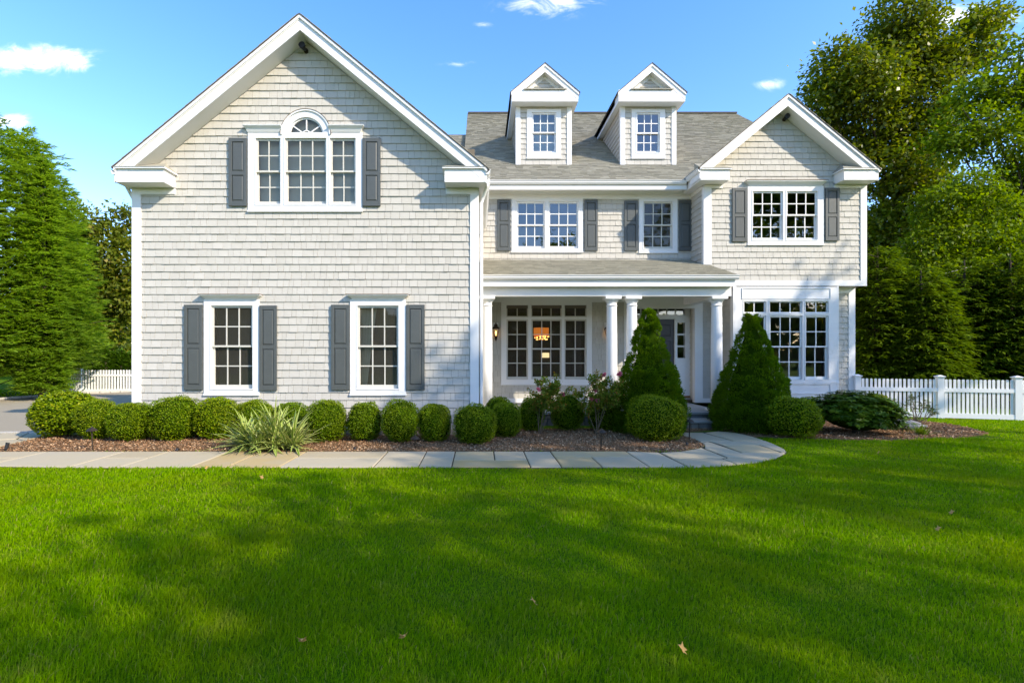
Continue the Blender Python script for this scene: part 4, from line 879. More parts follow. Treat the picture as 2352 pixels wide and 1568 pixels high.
# ------------------------------------------------------------------ lamps on the house
def lantern(px, label):
    Y = YM-.16; x, zb0_ = wx(px, Y), wz(783, Y)
    L = thing('wall_lantern', label, 'lantern', (x, Y, zb0_), 'lanterns either side of the dining room window'); S = (783-741)*Y/F; z = lambda f: zb0_+S*f
    part(MB().box(x-.075, x+.075, YM-.03, YM-.018, z(.55), z(1.02)), 'back_plate', 'trim', L)
    b = MB(); rr_ = lambda f: .055+.04*f
    zs = (.28, .66)
    for sx in (-1, 1):
        for sy in (-1, 1): b.tube([(x+sx*.048, Y+sy*.048, z(zs[0])), (x+sx*.088, Y+sy*.088, z(zs[1]))], [.007, .007], 6)
    b.box(x-.098, x+.098, Y-.098, Y+.098, z(.66), z(.69)); b.box(x-.055, x+.055, Y-.055, Y+.055, z(.25), z(.28)); part(b, 'cage', 'bronze', L)
    b = MB(); b.lathe([(.115, z(.69)), (.10, z(.73)), (.055, z(.80)), (.05, z(.86)), (.06, z(.87)), (.03, z(.93)), (.012, z(.95)), (.018, z(.98)), (.004, z(1.02))], (x, Y, 0), 14); part(b, 'cap', 'bronze', L)
    b = MB(); b.lathe([(.05, z(.25)), (.03, z(.18)), (.045, z(.14)), (.02, z(.08)), (.022, z(.05)), (.004, z(0))], (x, Y, 0), 12); part(b, 'finial', 'bronze', L)
    b = MB(); b.tube([(x, Y, z(.93)), (x, Y+.09, z(.99)), (x, YM-.02, z(.82))], [.012]*3, 6); part(b, 'bracket', 'bronze', L)
    b = MB(); b.lathe([(.010, z(.30)), (.010, z(.40)), (.022, z(.44)), (.016, z(.50)), (.003, z(.57))], (x, Y, 0), 10); part(b, 'bulb', 'flame', L)
    g = MB()
    for sx, sy in ((0, -1), (1, 0), (-1, 0)):
        q = []
        for f, hw in ((zs[0], .046), (zs[1], .086)):
            for k in (-1, 1): q.append((x+sx*hw+(k*hw if sx == 0 else 0), Y+sy*hw+(k*hw if sy == 0 else 0), z(f)))
        g.add([q[0], q[1], q[3], q[2]], [(0, 1, 2, 3)])
    part(g, 'glass', 'glass', L)
lantern(1139, 'bronze wall lantern left of the dining room window, fully in view')
lantern(1397.5, 'bronze wall lantern half hidden behind the second porch column')
def flood(px, py, Y, label):
    x, z = wx(px, Y), wz(py, Y); L = thing('floodlight', label, 'floodlight', (x, Y, z), 'floodlights under the gable peaks')
    b = MB(); b.tube([(x, Y, z), (x, Y-.05, z)], [.05, .045], 14); part(b, 'mount', 'bronze', L)
    b = MB(); b.tube([(x, Y-.05, z), (x-.01, Y-.12, z-.01), (x-.02, Y-.16, z+.01), (x-.025, Y-.22, z+.015)], [.03, .04, .062, .066], 14); part(b, 'lamp_head', 'black_metal', L)
flood(704, 119, YG, 'dark floodlight under the peak of the tall left gable'); flood(1800, 276, YR, 'dark floodlight under the peak of the right gable')

# ------------------------------------------------------------------ fences
def fence(name, label, A, B, posts, zt, zbt, pitch, rails, post_top):
    """straight picket fence from A to B (x, y); posts = fractions along it"""
    A, B = Vector(A), Vector(B); L = (B-A).length; d = (B-A)/L; ang = math.atan2(d.y, d.x); n_ = Vector((d.y, -d.x))
    fz = thing(name, label, 'fence', (A.x, A.y, 0), 'white picket fences'); WM = Matrix.Translation((A.x, A.y, 0)) @ Matrix.Rotation(ang, 4, 'Z')
    wp = pitch*.60
    pk = MB(); h = zt-zbt
    prof = [(-wp/2, 0), (wp/2, 0), (wp/2, h-wp*.25), (wp*.25, h), (-wp*.25, h), (-wp/2, h-wp*.25)]; pk.prism(prof, -.011, .011); pkm = pk.mesh('picket', 'fence_white')
    def put(o_, m_): o_.parent = fz; o_.matrix_parent_inverse = WORLD[fz.name].inverted(); o_.matrix_basis = m_
    def piece(nm, me, m_):
        o_ = bpy.data.objects.new(nm, me); COL.objects.link(o_); put(o_, m_); return o_
    pb = MB(); pb.box(-.07, .07, -.07, .07, -.05, post_top-.05); pm = pb.mesh('post', 'fence_white')
    cb_ = MB(); cb_.box(-.08, .08, -.08, .08, post_top-.06, post_top-.045); cb_.add([(-.10, -.10, post_top-.03), (.10, -.10, post_top-.03), (.10, .10, post_top-.03), (-.10, .10, post_top-.03), (-.02, -.02, post_top+.01), (.02, -.02, post_top+.01), (.02, .02, post_top+.01), (-.02, .02, post_top+.01)],
        [(3, 2, 1, 0), (0, 1, 5, 4), (1, 2, 6, 5), (2, 3, 7, 6), (3, 0, 4, 7), (4, 5, 6, 7)])
    cb_.add([(-.075, -.075, post_top-.06), (.075, -.075, post_top-.06), (.075, .075, post_top-.06), (-.075, .075, post_top-.06), (-.10, -.10, post_top-.03), (.10, -.10, post_top-.03), (.10, .10, post_top-.03), (-.10, .10, post_top-.03)], [(0, 1, 5, 4), (1, 2, 6, 5), (2, 3, 7, 6), (3, 0, 4, 7)])
    cm = cb_.mesh('post_cap', 'fence_white')
    xs = [p*L for p in posts]
    for x in xs:
        p_ = piece('post', pm, WM @ Matrix.Translation((x, .03, 0)))
        c_ = bpy.data.objects.new('post_cap', cm); COL.objects.link(c_); c_.parent = p_
    for a, b_ in zip(xs, xs[1:]):
        for (za, zc_) in rails:
            piece('rail', MB().box(a+.07, b_-.07, -.032, -.011, za, zc_).mesh('rail', 'fence_white'), WM)
        n = int((b_-a-.16)/pitch)
        for i in range(n):
            x = a+.08+(b_-a-.16)*(i+.5)/n
            piece('picket', pkm, WM @ Matrix.Translation((x, random.uniform(-.001, .001), zbt)) @ Matrix.Rotation(random.gauss(0, .004), 4, 'Y'))
    return fz
f0, f1 = (wx(1970, 13.75), 13.75), (wx(2338, 12.75), 12.75)
fd = (f1[0]-f0[0], f1[1]-f0[1]); fe = (f0[0]+fd[0]*1.53, f0[1]+fd[1]*1.53)
fence('picket_fence', 'white picket fence running right from the house corner', f0, fe, [0, .535/1.53, 1/1.53, 1.0], 1.03, .09, .090, [(.70, .80), (.02, .15)], 1.13)
fence('picket_fence', 'white picket fence across the driveway by the left tree', gp(60, 902), (wx(330, 22.6), 22.6), [0, .45, .93, 1.0], 1.0, .08, .115, [(.72, .80), (.02, .14)], 1.10)

# ------------------------------------------------------------------ shrubs
def ball_mesh(name, n, size, leaf='boxwood_leaf', seed=1, sq=2.4, asp=.30, bump=.06, flat=-.86):
    global rng
    rng = np.random.default_rng(seed)
    def surf(nn):
        d = rdir(nn); d = d[d[:, 2] > -.92]
        k = (np.abs(d)**sq).sum(1)**(-1/sq); p = d*k[:, None]*(1+bump*(vnoise(d, 4.2, seed)-.5)*2+bump*.6*(vnoise(d, 11, seed+3)-.5)*2)[:, None]
        p[:, 2] = np.maximum(p[:, 2], -1); return p, d
    p, d = surf(n); n = len(p)
    dd = unit(d*.55+rdir(n)*.8+np.array([0, 0, .25])); nn = unit(d+rdir(n)*.7)
    p = p*(1-rng.uniform(0, .085, n)**1.0)[:, None]
    v1, f1_ = leaf_quads(p, dd, nn, size*rng.uniform(.7, 1.35, n), asp)
    # inner mass so that the ball is not see-through
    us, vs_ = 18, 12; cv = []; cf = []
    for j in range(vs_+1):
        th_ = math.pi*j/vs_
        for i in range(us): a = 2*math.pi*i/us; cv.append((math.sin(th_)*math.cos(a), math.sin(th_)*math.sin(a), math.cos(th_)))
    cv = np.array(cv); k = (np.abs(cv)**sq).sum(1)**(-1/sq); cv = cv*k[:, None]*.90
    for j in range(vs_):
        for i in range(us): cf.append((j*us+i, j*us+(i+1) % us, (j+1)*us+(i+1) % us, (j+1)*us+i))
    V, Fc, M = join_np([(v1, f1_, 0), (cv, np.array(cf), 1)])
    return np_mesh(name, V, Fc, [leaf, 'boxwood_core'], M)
BALL = [ball_mesh('foliage', 9500, sz_, seed=s_, sq=q_, bump=b_) for s_, q_, b_, sz_ in ((11, 2.2, .09, .060), (12, 2.6, .06, .066), (13, 2.9, .07, .058), (14, 2.35, .10, .068))]
STEM = MB().tube([(0, 0, -1.05), (.03, .02, -.5), (0, .04, .3)], [.10, .08, .05], 7).mesh('stem', 'bark')
def ball(name, label, cat, px, pyt, pyb, hw, Y=None, me=None, group='clipped boxwood balls', deep=1.0, var=0):
    Y = Y or gy(pyb); x = wx(px, Y); top = wz(pyt, Y); r_ = hw*Y/F
    L = thing(name, label, cat, (x, Y, .0), group)
    hz = top/2; rot = random.uniform(0, 6.28) if deep == 1.0 else 0
    for nm, m_ in (('foliage', me or BALL[var % 4]), ('stem', STEM)):
        o_ = bpy.data.objects.new(nm, m_); COL.objects.link(o_); o_.parent = L; o_.location = (0, 0, hz+.01); o_.scale = (r_, r_*deep, hz*.99); o_.rotation_euler = (random.gauss(0, .07), random.gauss(0, .07), rot)
    return L
SH = [('clipped boxwood ball second from left beside the loose shrub', 224, 917, 1010, 44), ('small clipped boxwood ball just left of the white house corner board', 304, 926, 1012, 46), ('large boxwood ball right of the house corner, below the first shutter', 402, 913, 1010, 52),
      ('clipped boxwood ball below the left lower window, left of the yucca', 500, 914, 1008, 47), ('boxwood ball partly hidden by the left side of the yucca', 585, 919, 1005, 45), ('boxwood ball mostly hidden behind the middle of the yucca', 668, 925, 1003, 38),
      ('pale green boxwood ball touching the right side of the yucca', 749, 921, 1014, 45), ('barrel shaped boxwood below the left shutter of the right lower window', 838, 925, 1012, 39), ('boxwood ball directly below the right lower window', 920, 919, 1016, 44),
      ('small round boxwood below the right shutter of the lower right window', 998, 929, 1014, 37), ('olive green boxwood ball in front of the white wing corner', 1091, 931, 1018, 46)]
for i, (lb, x, a, b_, hw) in enumerate(SH): ball('boxwood', lb, 'shrub', x, a, b_, hw, var=i)
ball('boxwood', 'boxwood peeping out behind its neighbour beside the left porch column', 'shrub', 1145, 913, 1000, 31, Y=10.75, var=1)
ball('boxwood', 'dark green boxwood ball in front of the left porch column', 'shrub', 1162, 926, 1008, 33, Y=10.15, var=2)
ball('boxwood', 'boxwood left of the rose bushes below the dining room window', 'shrub', 1221, 915, 990, 29, Y=10.95, var=3)
ball('boxwood', 'dark boxwood between the two rose bushes', 'shrub', 1303, 905, 990, 38, Y=11.0, var=0)
ball('boxwood', 'dark boxwood behind the right rose bush', 'shrub', 1386, 905, 988, 35, Y=11.05, var=1)
ball('boxwood', 'large boxwood globe in front of the left cone shaped spruce', 'shrub', 1505, 911, 1009, 58, Y=9.80, var=2)
ball('boxwood', 'large dark boxwood globe in front of the right cone shaped spruce', 'shrub', 1821, 913, 1004, 56, Y=10.15, var=3)
ball('boxwood', 'small olive boxwood peeping out behind the right boxwood globe', 'shrub', 1862, 912, 985, 30, Y=11.3, var=0)
LOOSE = ball_mesh('foliage', 7000, .085, seed=31, sq=2.1, bump=.10, asp=.34)
ball('loose_shrub', 'loose unclipped shrub at the far left end of the boxwood row', 'shrub', 152, 899, 1003, 66, me=LOOSE, group=None, deep=.95)
GOLD = ball_mesh('foliage', 3500, .10, 'gold_leaf', seed=41)
ball('gold_shrub', 'yellow green shrub behind the rhododendron by the fence', 'shrub', 2012, 906, 985, 32, Y=12.2, me=GOLD, group=None)

def rosette_mound(name, n_ros, per, size, mat, seed, asp=.2):
    global rng
    rng = np.random.default_rng(seed); d = rdir(n_ros*2); d = d[d[:, 2] > -.55][:n_ros]
    lump = 1+.16*(vnoise(d, 4, seed)-.5)*2; c = d*lump[:, None]*rng.uniform(.80, 1.0, (len(d), 1))
    ps, ds, ns, ss = [], [], [], []
    for i in range(per):
        a = 2*math.pi*i/per+rng.uniform(0, 6.28, len(c)); up = unit(d*.7+np.array([0, 0, .6])); t1 = unit(np.cross(up, rdir(len(c)))); t2 = np.cross(up, t1)
        out = t1*np.cos(a)[:, None]+t2*np.sin(a)[:, None]; dr = unit(out+up*rng.uniform(-.15, .55, (len(c), 1)))
        ps.append(c); ds.append(dr); ns.append(unit(up+rdir(len(c))*.25)); ss.append(size*rng.uniform(.7, 1.2, len(c)))
    v1, f1_ = leaf_quads(np.concatenate(ps), np.concatenate(ds), np.concatenate(ns), np.concatenate(ss), asp)
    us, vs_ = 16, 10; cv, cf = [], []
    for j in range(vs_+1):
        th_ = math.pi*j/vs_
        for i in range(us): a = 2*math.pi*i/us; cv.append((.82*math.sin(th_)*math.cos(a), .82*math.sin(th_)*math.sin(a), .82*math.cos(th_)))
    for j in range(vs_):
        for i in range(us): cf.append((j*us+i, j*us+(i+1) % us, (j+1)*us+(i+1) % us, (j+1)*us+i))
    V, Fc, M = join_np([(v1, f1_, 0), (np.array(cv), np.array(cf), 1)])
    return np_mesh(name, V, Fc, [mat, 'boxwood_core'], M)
RH = rosette_mound('foliage', 1500, 9, .135, 'rhodo_leaf', 51, .17)
L = ball('rhododendron', 'wide dark green rhododendron mound in front of the bay corner', 'shrub', 1968, 902, 1006, 97, Y=10.55, me=RH, group=None, deep=.72)

def spruce(label, px, Y, pyt, hw, seed, tips=((0, 1),)):
    """dense dwarf conical spruce made of bunched needle tufts"""
    global rng
    rng = np.random.default_rng(seed); x = wx(px, Y); hgt = wz(pyt, Y); r0 = hw*Y/F
    L = thing('conical_spruce', label, 'conifer', (x, Y, 0), 'cone shaped spruces by the front step')
    prof = lambda f: r0*np.where(f < .18, .90+.10*f/.18, ((1-f)/.82)**.86*(1+.05*np.sin(f*17)))
    # bunch centres over the cone
    nb = 620; f = 1-np.sqrt(rng.uniform(0.0009, 1, nb)); f[:40] = rng.uniform(.80, .97, 40); a = rng.uniform(0, 6.28, nb); rr_ = prof(f)*rng.uniform(.88, 1.02, nb)
    ctr = np.stack([rr_*np.cos(a), rr_*np.sin(a), f*hgt*.985+.02], 1); br = np.clip(.055+.09*(1-f), .045, .15)*rng.uniform(.75, 1.25, nb)
    if len(tips) > 1:
        ex = np.array([[t_[0]*r0, 0, hgt*t_[1]] for t_ in tips]); extra = ex[rng.integers(0, len(ex), 30)]+rng.normal(0, .025, (30, 3)); extra[:, 2] -= rng.uniform(0, .25, 30); ctr = np.concatenate([ctr, extra]); br = np.concatenate([br, np.full(30, .05)]); a = np.concatenate([a, rng.uniform(0, 6.28, 30)])
    n = 70000; k = rng.integers(0, len(ctr), n); d = rdir(n); out = np.stack([np.cos(a[k]), np.sin(a[k]), np.full(n, .35)], 1); d = np.where((d*out).sum(1, keepdims=True) < -.2, -d, d)
    p = ctr[k]+d*br[k][:, None]*np.array([1, 1, .8])*rng.uniform(.72, 1.0, (n, 1)); p[:, 2] = np.maximum(p[:, 2], .03)
    dr = unit(d*.8+out*.4+rdir(n)*.5+np.array([0, 0, .35]))
    v1, f1_ = leaf_quads(p, dr, unit(d+rdir(n)*.5), rng.uniform(.03, .058, n), .17)
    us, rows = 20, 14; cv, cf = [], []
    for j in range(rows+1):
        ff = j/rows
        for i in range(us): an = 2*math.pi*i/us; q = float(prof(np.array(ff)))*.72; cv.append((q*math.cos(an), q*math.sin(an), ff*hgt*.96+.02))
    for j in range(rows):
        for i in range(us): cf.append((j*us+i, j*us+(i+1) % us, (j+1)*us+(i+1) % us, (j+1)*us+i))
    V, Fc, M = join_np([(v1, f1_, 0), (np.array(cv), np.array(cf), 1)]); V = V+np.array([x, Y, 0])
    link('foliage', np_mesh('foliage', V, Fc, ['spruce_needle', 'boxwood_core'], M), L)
    MB().tube([(x, Y, -.02), (x, Y, hgt*.5)], [.06, .03], 8).build('trunk', 'bark', L)
spruce('tall cone shaped dwarf spruce left of the front step, hiding the door', 1490, 10.75, 703, 74, 61)
spruce('broad cone shaped dwarf spruce with twin tip in front of the bay', 1727, 11.05, 722, 81, 62, ((-.14, .995), (.13, 1.0)))

# yucca
def blades(n, origin, length, width, seed, spread=(8, 85), segs=5, droop=.35, mat='yucca_leaf'):
    r_ = np.random.default_rng(seed); V = []; Fq = []; E = []
    for i in range(n):
        az = r_.uniform(0, 6.28); el = R(90-r_.uniform(*spread)); L_ = length*r_.uniform(.65, 1.1); wd = width*r_.uniform(.7, 1.2)
        o_ = np.array(origin)+np.array([r_.normal(0, .05), r_.normal(0, .05), 0]); h = np.array([math.cos(az), math.sin(az), 0]); sd_ = np.array([-math.sin(az), math.cos(az), 0])
        p = o_.copy(); ang = el; b0 = len(V); bend = droop*r_.uniform(.3, 1.6)
        for s_ in range(segs+1):
            f = s_/segs; ww = wd*(.55+.45*min(1, f*3))*(1-f**2.2)+.001; nrm = np.array([0, 0, 1.])*math.cos(ang)-h*math.sin(ang)
            V += [p-sd_*ww-nrm*-ww*.35, p, p+sd_*ww-nrm*-ww*.35]; E += [1, 0, 1]
            p = p+(h*math.cos(ang)+np.array([0, 0, 1])*math.sin(ang))*L_/segs; ang -= bend/segs*(1+f)
            p[2] = max(p[2], .035)
        for s_ in range(segs):
            for k in range(2): q = b0+s_*3+k; Fq.append((q, q+1, q+4, q+3))
    return np_mesh('leaves', np.array(V), np.array(Fq), mat, attr=('edge', np.array(E, float)))
yc = gp(622, 1034); Ly = thing('yucca', 'spiky variegated yucca spilling over the walkway edge', 'yucca', (yc[0], yc[1], 0))
for i, (dx, dy, n, ln) in enumerate(((0, .12, 105, .92), (.36, .0, 85, .78), (-.40, .05, 85, .82), (.14, -.12, 65, .62), (-.18, -.1, 60, .6))):
    o_ = link('leaf_rosette', blades(n, (yc[0]+dx, yc[1]+dy, .05), ln, .026, 70+i, droop=.6), Ly)
MB().lathe([(.10, 0), (.07, .12), (.03, .2)], (yc[0], yc[1], 0), 10).build('stem', 'bark', Ly)

# roses
def rose(label, px, Y, pyt, hw, lean, seed, nfl, flowers):
    r_ = random.Random(seed); nr = np.random.default_rng(seed); x = wx(px, Y); hgt = wz(pyt, Y); w_ = hw*Y/F
    L = thing('rose_bush', label, 'rose', (x, Y, 0), 'pink rose bushes in front of the porch'); st = MB(); tips = []
    for i in range(6):
        a = r_.uniform(0, 6.28); rad = r_.uniform(.25, .95)*w_; tz = hgt*r_.uniform(.7, 1.0)*(1.05-.3*rad/w_); tip = Vector((x+lean+rad*math.cos(a), Y+rad*.55*math.sin(a), tz))
        mid_ = Vector((x+lean*.3+.35*rad*math.cos(a), Y+.25*rad*math.sin(a), tz*.45)); st.tube([(x+r_.uniform(-.03, .03), Y, .0), tuple(mid_), tuple(mid_.lerp(tip, .6)+Vector((r_.uniform(-.05, .05), 0, .03))), tuple(tip)], [.008, .006, .004, .002], 5)
        for k in range(11):
            f = r_.uniform(.15, 1.0); b0 = mid_.lerp(tip, f); e_ = b0+Vector((r_.uniform(-.22, .22), r_.uniform(-.15, .15), r_.uniform(-.02, .20))); st.tube([tuple(b0), tuple(e_)], [.004, .002], 4); tips.append((b0, e_))
    st.build('canes', 'twig', L)
    n = 5200; k = nr.integers(0, len(tips), n); A = np.array([list(t_[0]) for t_ in tips]); B = np.array([list(t_[1]) for t_ in tips]); f = nr.uniform(0, 1.1, (n, 1)); p = A[k]+(B[k]-A[k])*f+nr.normal(0, .028, (n, 3))
    dr = unit(nr.normal(size=(n, 3))+np.array([0, 0, -.1])); v1, f1_ = leaf_quads(p, dr, unit(nr.normal(size=(n, 3))+np.array([0, -.3, 1.2])), nr.uniform(.032, .062, n), .30)
    link('leaves', np_mesh('leaves', v1, f1_, 'rose_leaf'), L)
    for (fx, fy) in flowers:
        c = np.array([wx(fx, Y-.15), Y-.15, wz(fy, Y-.15)]); m_ = 26; d = unit(nr.normal(size=(m_, 3))+np.array([0, -.5, .3])); v1, f1_ = leaf_quads(np.repeat(c[None], m_, 0)+d*.006, d, unit(nr.normal(size=(m_, 3))), np.full(m_, .055), .42)
        link('flower', np_mesh('flower', v1, f1_, 'petal'), L)
rose('leggy rose bush with a single pale bloom beside the dining room window', 1238, 10.45, 838, 55, .34, 81, 3, [(1236, 895), (1293, 905)])
rose('taller rose bush with several pink blooms in front of the porch', 1369, 10.4, 835, 62, .02, 82, 8, [(1379, 868), (1387, 860), (1421, 861), (1368, 896), (1358, 915), (1372, 920), (1424, 858)])

# right hand bed: sapling, fern, driftwood
sx_, sy_ = gp(2100, 985); sp_ = thing('rhododendron_sapling', 'thin young rhododendron with sparse leaf whorls before the fence', 'shrub', (sx_, sy_, 0))
st = MB(); pts = []
for (qx, qy) in ((2084, 932), (2073, 941), (2101, 925), (2095, 912), (2112, 916), (2122, 935), (2133, 930), (2140, 941), (2150, 936), (2158, 946), (2128, 948), (2145, 952), (2106, 940), (2117, 922)):
    q = (wx(qx, sy_), sy_+random.uniform(-.2, .2), wz(qy, sy_)); mid_ = (sx_+(q[0]-sx_)*.45, sy_, q[2]*.45); st.tube([(sx_, sy_, 0), mid_, q], [.012, .008, .004], 5); pts.append(q)
st.build('stems', 'twig', sp_)
ps, ds = [], []
for q in pts:
    for k in range(22): a = random.uniform(0, 6.28); ps.append(np.array(q)+np.random.default_rng(k).normal(0, .025, 3)); ds.append((math.cos(a), math.sin(a), random.uniform(-.3, .5)))
ps, ds = np.array(ps), np.array(ds); v1, f1_ = leaf_quads(ps, ds, unit(rdir(len(ps))*.4+np.array([0, 0, 1])), rng.uniform(.07, .12, len(ps)), .16)
link('leaves', np_mesh('leaves', v1, f1_, 'sapling_leaf'), sp_)
fx_, fy_ = gp(2116, 1000); fn = thing('fern', 'small yellow green fern on the mulch below the sapling', 'fern', (fx_, fy_, 0))
link('fronds', blades(46, (fx_, fy_, .02), .26, .014, 91, (5, 60), 4, .5, 'fern_leaf'), fn)
lx_, ly_ = gp(2082, 990); lg = thing('driftwood', 'weathered grey driftwood root beside the rhododendron', 'driftwood', (lx_, ly_, 0))
b = MB()
for i in range(9):
    a = random.uniform(-.6, .6); x0_ = lx_+random.uniform(-.25, .2); z0_ = random.uniform(.05, .22); ln = random.uniform(.25, .5)
    b.tube([(x0_-ln*.5, ly_+random.uniform(-.12, .12), max(.03, z0_+a*.1)), (x0_, ly_+random.uniform(-.1, .1), z0_+.03), (x0_+ln*.5, ly_+random.uniform(-.12, .12), max(.03, z0_-a*.15))], [.03, .055, .02], 8)
b.build('gnarled_roots', 'driftwood', lg, smooth=True)
# fallen leaves and garden lights
def maple_leaf(px, py, label, sz=.09):
    x, y = gp(px, py); sz *= .48
    pts = [(0, -.5), (.12, -.15), (.45, -.3), (.3, 0), (.5, .25), (.18, .2), (0, .55), (-.18, .2), (-.5, .25), (-.3, 0), (-.45, -.3), (-.12, -.15)]
    a = random.uniform(0, 6.28); V = [((p*math.cos(a)-q*math.sin(a))*sz*1.2+x, (p*math.sin(a)+q*math.cos(a))*sz*1.2+y, .052+.03*abs(p)+.02*math.sin(q*4)) for p, q in pts]
    V2 = [(p[0], p[1], p[2]-.002) for p in V]; n = len(V)
    o_ = MB().add(V+V2, [tuple(range(n)), tuple(range(2*n-1, n-1, -1))]+[(i, i+n, (i+1) % n+n, (i+1) % n) for i in range(n)]).build('fallen_leaf', 'dead_leaf'); tag(o_, label, 'leaf', 'fallen leaves on the lawn')
for q in ((1226, 1400, 'curled tan leaf on the grass near the middle of the lawn'), (926, 1483, 'small orange red leaf low on the lawn'), (1568, 1512, 'pale dry leaf on the grass at the bottom of the picture'), (475, 1082, 'tan leaf on the grass just below the walkway, left of the yucca'), (601, 1105, 'brown leaf on the grass below the yucca'),
          (2186, 1188, 'brown leaf on the shaded grass at the right'), (2155, 1227, 'small dark leaf on the right of the lawn'), (694, 1492, 'yellow leaf at the lower left of the lawn'), (2192, 968, 'pale leaf on the sunny grass by the fence'), (2018, 1046, 'pale leaf on the grass below the rhododendron')): maple_leaf(*q)
def path_light(px, pyb, Y, hgt, label):
    x = wx(px, Y); L = thing('path_light', label, 'garden light', (x, Y, 0), 'mushroom path lights in the beds'); tl = random.uniform(-.02, .02)
    MB().tube([(x, Y, -.02), (x+tl, Y, hgt)], [.011, .011], 8).build('post', 'bronze', L); b = MB(); b.lathe([(.085, hgt-.004), (.088, hgt), (.045, hgt+.04), (.012, hgt+.055), (.008, hgt+.072)], (x+tl, Y, 0), 18); b.build('cap', 'bronze', L)
path_light(213, 1040, 8.68, .36, 'bronze path light at the left end of the mulch bed'); path_light(953, 1035, 8.8, .20, 'low path light in the mulch below the right lower window')
path_light(1380, 1037, 8.7, .33, 'bronze path light in the bed before the rose bushes'); path_light(1583, 1008, 9.85, .36, 'bronze path light where the walk turns to the step')
def spot(px, Y, label, h=.10):
    x = wx(px, Y); L = thing('spotlight', label, 'garden light', (x, Y, 0), 'small black spotlights in the beds')
    MB().tube([(x, Y, -.02), (x, Y, h*.4)], [.008, .008], 6).build('stake', 'black_metal', L); MB().tube([(x, Y, h*.4), (x+.008, Y+.02, h)], [.024, .028], 12).build('lamp_head', 'black_metal', L)
    MB().tube([(x+.008, Y+.02, h), (x+.010, Y+.022, h+.01)], [.031, .031], 12).build('rim', 'black_metal', L)
spot(14, 8.6, 'black upright spotlight at the far left edge of the bed', .15); spot(406, 8.6, 'small black spotlight at the walk edge left of the yucca', .06); spot(814, 8.7, 'small black spotlight in the mulch right of the yucca', .06); spot(1578, 9.1, 'small black spotlight at the bend of the walk', .07)

# ------------------------------------------------------------------ trees
def tree(name, label, base, lobes, nleaf, size, mat, r0=.22, group=None, clump=(.35, .6), seed=1, cat='tree', per=16, gap=.33, fork=.25, asp=.34):
    """lobes in world coordinates (x, y, z, rx, ry, rz)"""
    global rng
    rng = np.random.default_rng(seed); rr_ = random.Random(seed)
    L = thing(name, label, cat, (base[0], base[1], 0), group); lob = np.array(lobes, float)
    vol = (lob[:, 3]*lob[:, 4]*lob[:, 5])**.67; top = lob[lob[:, 2].argmax()]; B = Vector((base[0], base[1], 0))
    tb = MB(); T = Vector((top[0]*.6+base[0]*.4, top[1]*.6+base[1]*.4, top[2])); H_ = T.z
    tr = [B+Vector((0, 0, -.1))]+[B.lerp(T, f)+Vector((rr_.uniform(-.15, .15), rr_.uniform(-.15, .15), 0))*(1 if f < 1 else 0) for f in (.12, .3, .5, .7, .85, 1)]
    tb.tube([tuple(p) for p in tr], [r0*1.3, r0, r0*.85, r0*.65, r0*.42, r0*.25, .02], 9)
    for q in lob:
        c = Vector(q[:3]); f = max(fork*.6, min(.9, (c.z/H_)*.62)); s_ = f*6; i = min(5, int(s_)); st_ = tr[i].lerp(tr[i+1], s_-i)
        mid_ = st_.lerp(c, .5)+Vector((rr_.uniform(-.2, .2), rr_.uniform(-.2, .2), -.1*(c-st_).length)); rb = r0*.38*max(.35, 1-f)
        tb.tube([tuple(st_), tuple(mid_), tuple(c)], [rb, rb*.7, rb*.35], 6)
        for k in range(5):
            e_ = c+Vector((rr_.uniform(-1, 1)*q[3], rr_.uniform(-1, 1)*q[4], rr_.uniform(-.5, 1)*q[5]))*.8; s2 = mid_.lerp(c, rr_.uniform(.3, 1)); tb.tube([tuple(s2), tuple(s2.lerp(e_, .5)+Vector((0, 0, .1))), tuple(e_)], [rb*.4, rb*.25, .01], 5)
    tb.build('trunk', 'bark', L, smooth=True)
    ncl = nleaf//per; k = rng.choice(len(lob), ncl, p=vol/vol.sum()); d = rdir(ncl); rad = rng.uniform(.12, 1, ncl)**.42
    c = lob[k, :3]+d*lob[k, 3:6]*rad[:, None]; keep = vnoise(c, 1.7/np.mean(clump), seed+5) > gap; c = c[keep]; k = k[keep]; ncl = len(c)
    cr_ = rng.uniform(*clump, ncl); ci = np.repeat(np.arange(ncl), per); n = len(ci)
    off = rng.normal(size=(n, 3))*np.array([.55, .55, .34]); p = c[ci]+off*cr_[ci][:, None]
    out = unit(p-lob[k[ci], :3]+1e-4); dr = unit(out*.5+rdir(n)*.8+np.array([0, 0, -.35])); nn = unit(rdir(n)*.65+np.array([0, 0, .9])+out*.35)
    v1, f1_ = leaf_quads(p, dr, nn, size*rng.uniform(.65, 1.3, n), asp)
    link('crown', np_mesh('crown', v1, f1_, mat), L); return L
def lob(Y, *qs):      # (px, py, rx_px, ry_px[, depth offset]) -> world ellipsoids
    out = []
    for q in qs: dy = q[4] if len(q) > 4 else 0; s_ = (Y+dy)/F; out.append((wx(q[0], Y+dy), Y+dy, wz(q[1], Y+dy), q[2]*s_, max(.9, (q[2]+q[3])*.45*s_), q[3]*s_))
    return out
